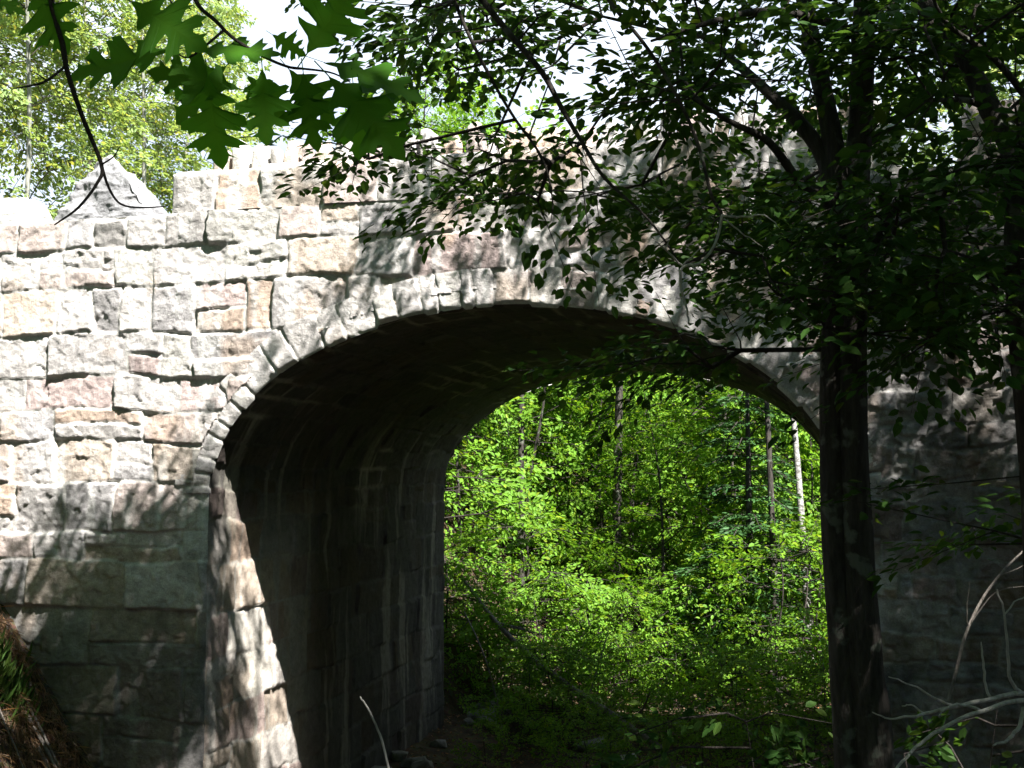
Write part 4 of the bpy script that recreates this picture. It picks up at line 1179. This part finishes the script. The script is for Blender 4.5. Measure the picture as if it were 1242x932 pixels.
# dry grass, litter and exposed roots on the bank against the wall's left foot
def dry_bank():
    r = RS(9); n = 14000
    x = r.uniform(-9.6, -6.7, n); y = -np.abs(r.normal(0, .8, n)) - .08; z = terrain(x, y)
    P = np.stack([x, y, z], -1)
    D = unit(np.stack([r.uniform(-.2, 1, n), -r.uniform(.1, 1.0, n), -r.uniform(-.2, 1.3, n)], -1)); N = unit(np.stack([r.normal(0, .4, n) + .6, r.normal(0, .4, n) - .4, np.ones(n)], -1))
    L = r.uniform(.10, .30, n); lv = Leaves(); lv.add(P + N * .02, D, N, L, L * .012 + .002, np.stack([r.uniform(0, 1, n), r.uniform(0, .6, n), 0 * x], -1))
    tag(link('dry_grass', lv.mesh('dry_grass', M_HAY, LEAF_T * np.array((1, 1, .4)))), 'brown dry grass hanging down the bank beside the wall foot', 'grass', None, 'stuff')
    for k in range(9):
        px = -8.9 + .26 * k; py = -.25 - .2 * (k % 3); P = []
        for t in np.linspace(0, 1, 7):
            xx = px + .9 * t + .12 * math.sin(t * 5 + k); yy = py - .5 * t - .06 * math.sin(t * 7 + 2 * k); P.append(np.array((xx, yy, float(terrain(xx, yy)) + .03 + .09 * math.sin(PI * t))))
        twig_thing('tree_root', 'bare grey root running down the dry bank at lower left', 'root', [(P, [.022, .02, .018, .015, .012, .008, .004])], M_GREYDEAD, 'roots on the dry bank')
dry_bank()
# little plant rooted in a joint of the sunlit jamb
w = np.array((XL + .03, .55, 1.05))
r = RS(71); A = w + r.normal(0, .07, (9, 3)); lv = Leaves()
sprays(lv, A, r.normal(0, 1, (9, 3)) + np.array((1, -.6, .6)), .16, 12, .05, r); o = link('wall_plant', lv.mesh('wall_plant', M_GRASS)); tag(o, 'tiny bright green plant rooted in the foot of the left jamb', 'plant')

# fallen leaves on the ground
def litter():
    r = RS(19); n = 26000
    x = np.concatenate([r.uniform(-9, 3, n // 2), r.uniform(-14, 6, n // 2)]); y = np.concatenate([r.uniform(-9, 9, n // 2), r.uniform(9, 34, n // 2)])
    ok = ~((x < -6) & (y < .5)); x, y = x[ok], y[ok]; n = len(x)
    z = terrain(x, y) + .015
    lv = Leaves(); a = r.uniform(0, 6.28, n); L = r.uniform(.035, .075, n)
    lv.add(np.stack([x, y, z], -1), np.stack([np.cos(a), np.sin(a), r.normal(0, .25, n)], -1), unit(np.stack([r.normal(0, .35, n), r.normal(0, .35, n), np.ones(n)], -1)), L, L * .6, np.stack([r.uniform(0, 1, n), r.uniform(0, 1, n), 0 * x], -1))
    tag(link('leaf_litter', lv.mesh('leaf_litter', M_DRY)), 'brown fallen leaves covering the gully floor', 'leaves', None, 'stuff')
litter()

# ------------------------------------------------------------------ light
sd = bpy.data.lights.new('sun', 'SUN'); so = bpy.data.objects.new('sun', sd); COL.objects.link(so)
sd.energy = 5.0; sd.angle = math.radians(.53); sd.color = (1, .96, .91)
so.rotation_euler = Vector(-SUNN).to_track_quat('-Z', 'Y').to_euler(); so.location = (10, -10, 25)
W = bpy.data.worlds.new('World'); scn.world = W; W.use_nodes = True
nt = W.node_tree; bg = nt.nodes['Background']
sky = nt.nodes.new('ShaderNodeTexSky'); sky.sky_type = 'NISHITA'; sky.sun_disc = False
sky.sun_elevation = math.asin(SUNN[2]); sky.sun_rotation = math.atan2(SUN[0], SUN[1])
sky.air_density = .8; sky.dust_density = .2
tcw = nt.nodes.new('ShaderNodeTexCoord'); nzw = nt.nodes.new('ShaderNodeTexNoise'); nzw.inputs['Scale'].default_value = 3.2; nzw.inputs['Detail'].default_value = 7
mpw = nt.nodes.new('ShaderNodeMapping'); mpw.inputs['Scale'].default_value = (1, 1, 2.2)
rpw = nt.nodes.new('ShaderNodeValToRGB'); rpw.color_ramp.elements[0].position = .25; rpw.color_ramp.elements[1].position = .56
sxw = nt.nodes.new('ShaderNodeSeparateXYZ'); gew = nt.nodes.new('ShaderNodeMapRange'); gew.inputs[1].default_value = .0; gew.inputs[2].default_value = .35
muw = nt.nodes.new('ShaderNodeMath'); muw.operation = 'MULTIPLY'
mxw = nt.nodes.new('ShaderNodeMix'); mxw.data_type = 'RGBA'; mxw.inputs[7].default_value = (6.0, 6.7, 7.6, 1)   # thin bright cloud
K = nt.links.new
K(tcw.outputs['Generated'], mpw.inputs[0]); K(mpw.outputs[0], nzw.inputs['Vector']); K(nzw.outputs['Fac'], rpw.inputs[0])
K(tcw.outputs['Generated'], sxw.inputs[0]); K(sxw.outputs[1], gew.inputs[0]); K(rpw.outputs[0], muw.inputs[0]); K(gew.outputs[0], muw.inputs[1])
K(muw.outputs[0], mxw.inputs[0]); K(sky.outputs[0], mxw.inputs[6]); K(mxw.outputs[2], bg.inputs[0]); bg.inputs[1].default_value = .05

vs = scn.view_settings; vs.view_transform = 'Standard'; vs.look = 'None'; vs.gamma = 1; vs.use_curve_mapping = False; vs.exposure = 2.12
cy = scn.cycles
scn.render.engine = 'CYCLES'
cy.max_bounces = 7; cy.diffuse_bounces = 4; cy.glossy_bounces = 2; cy.transmission_bounces = 3; cy.transparent_max_bounces = 4
cy.use_denoising = True
try: cy.denoiser = 'OPENIMAGEDENOISE'
except Exception: pass
cy.sample_clamp_indirect = 6
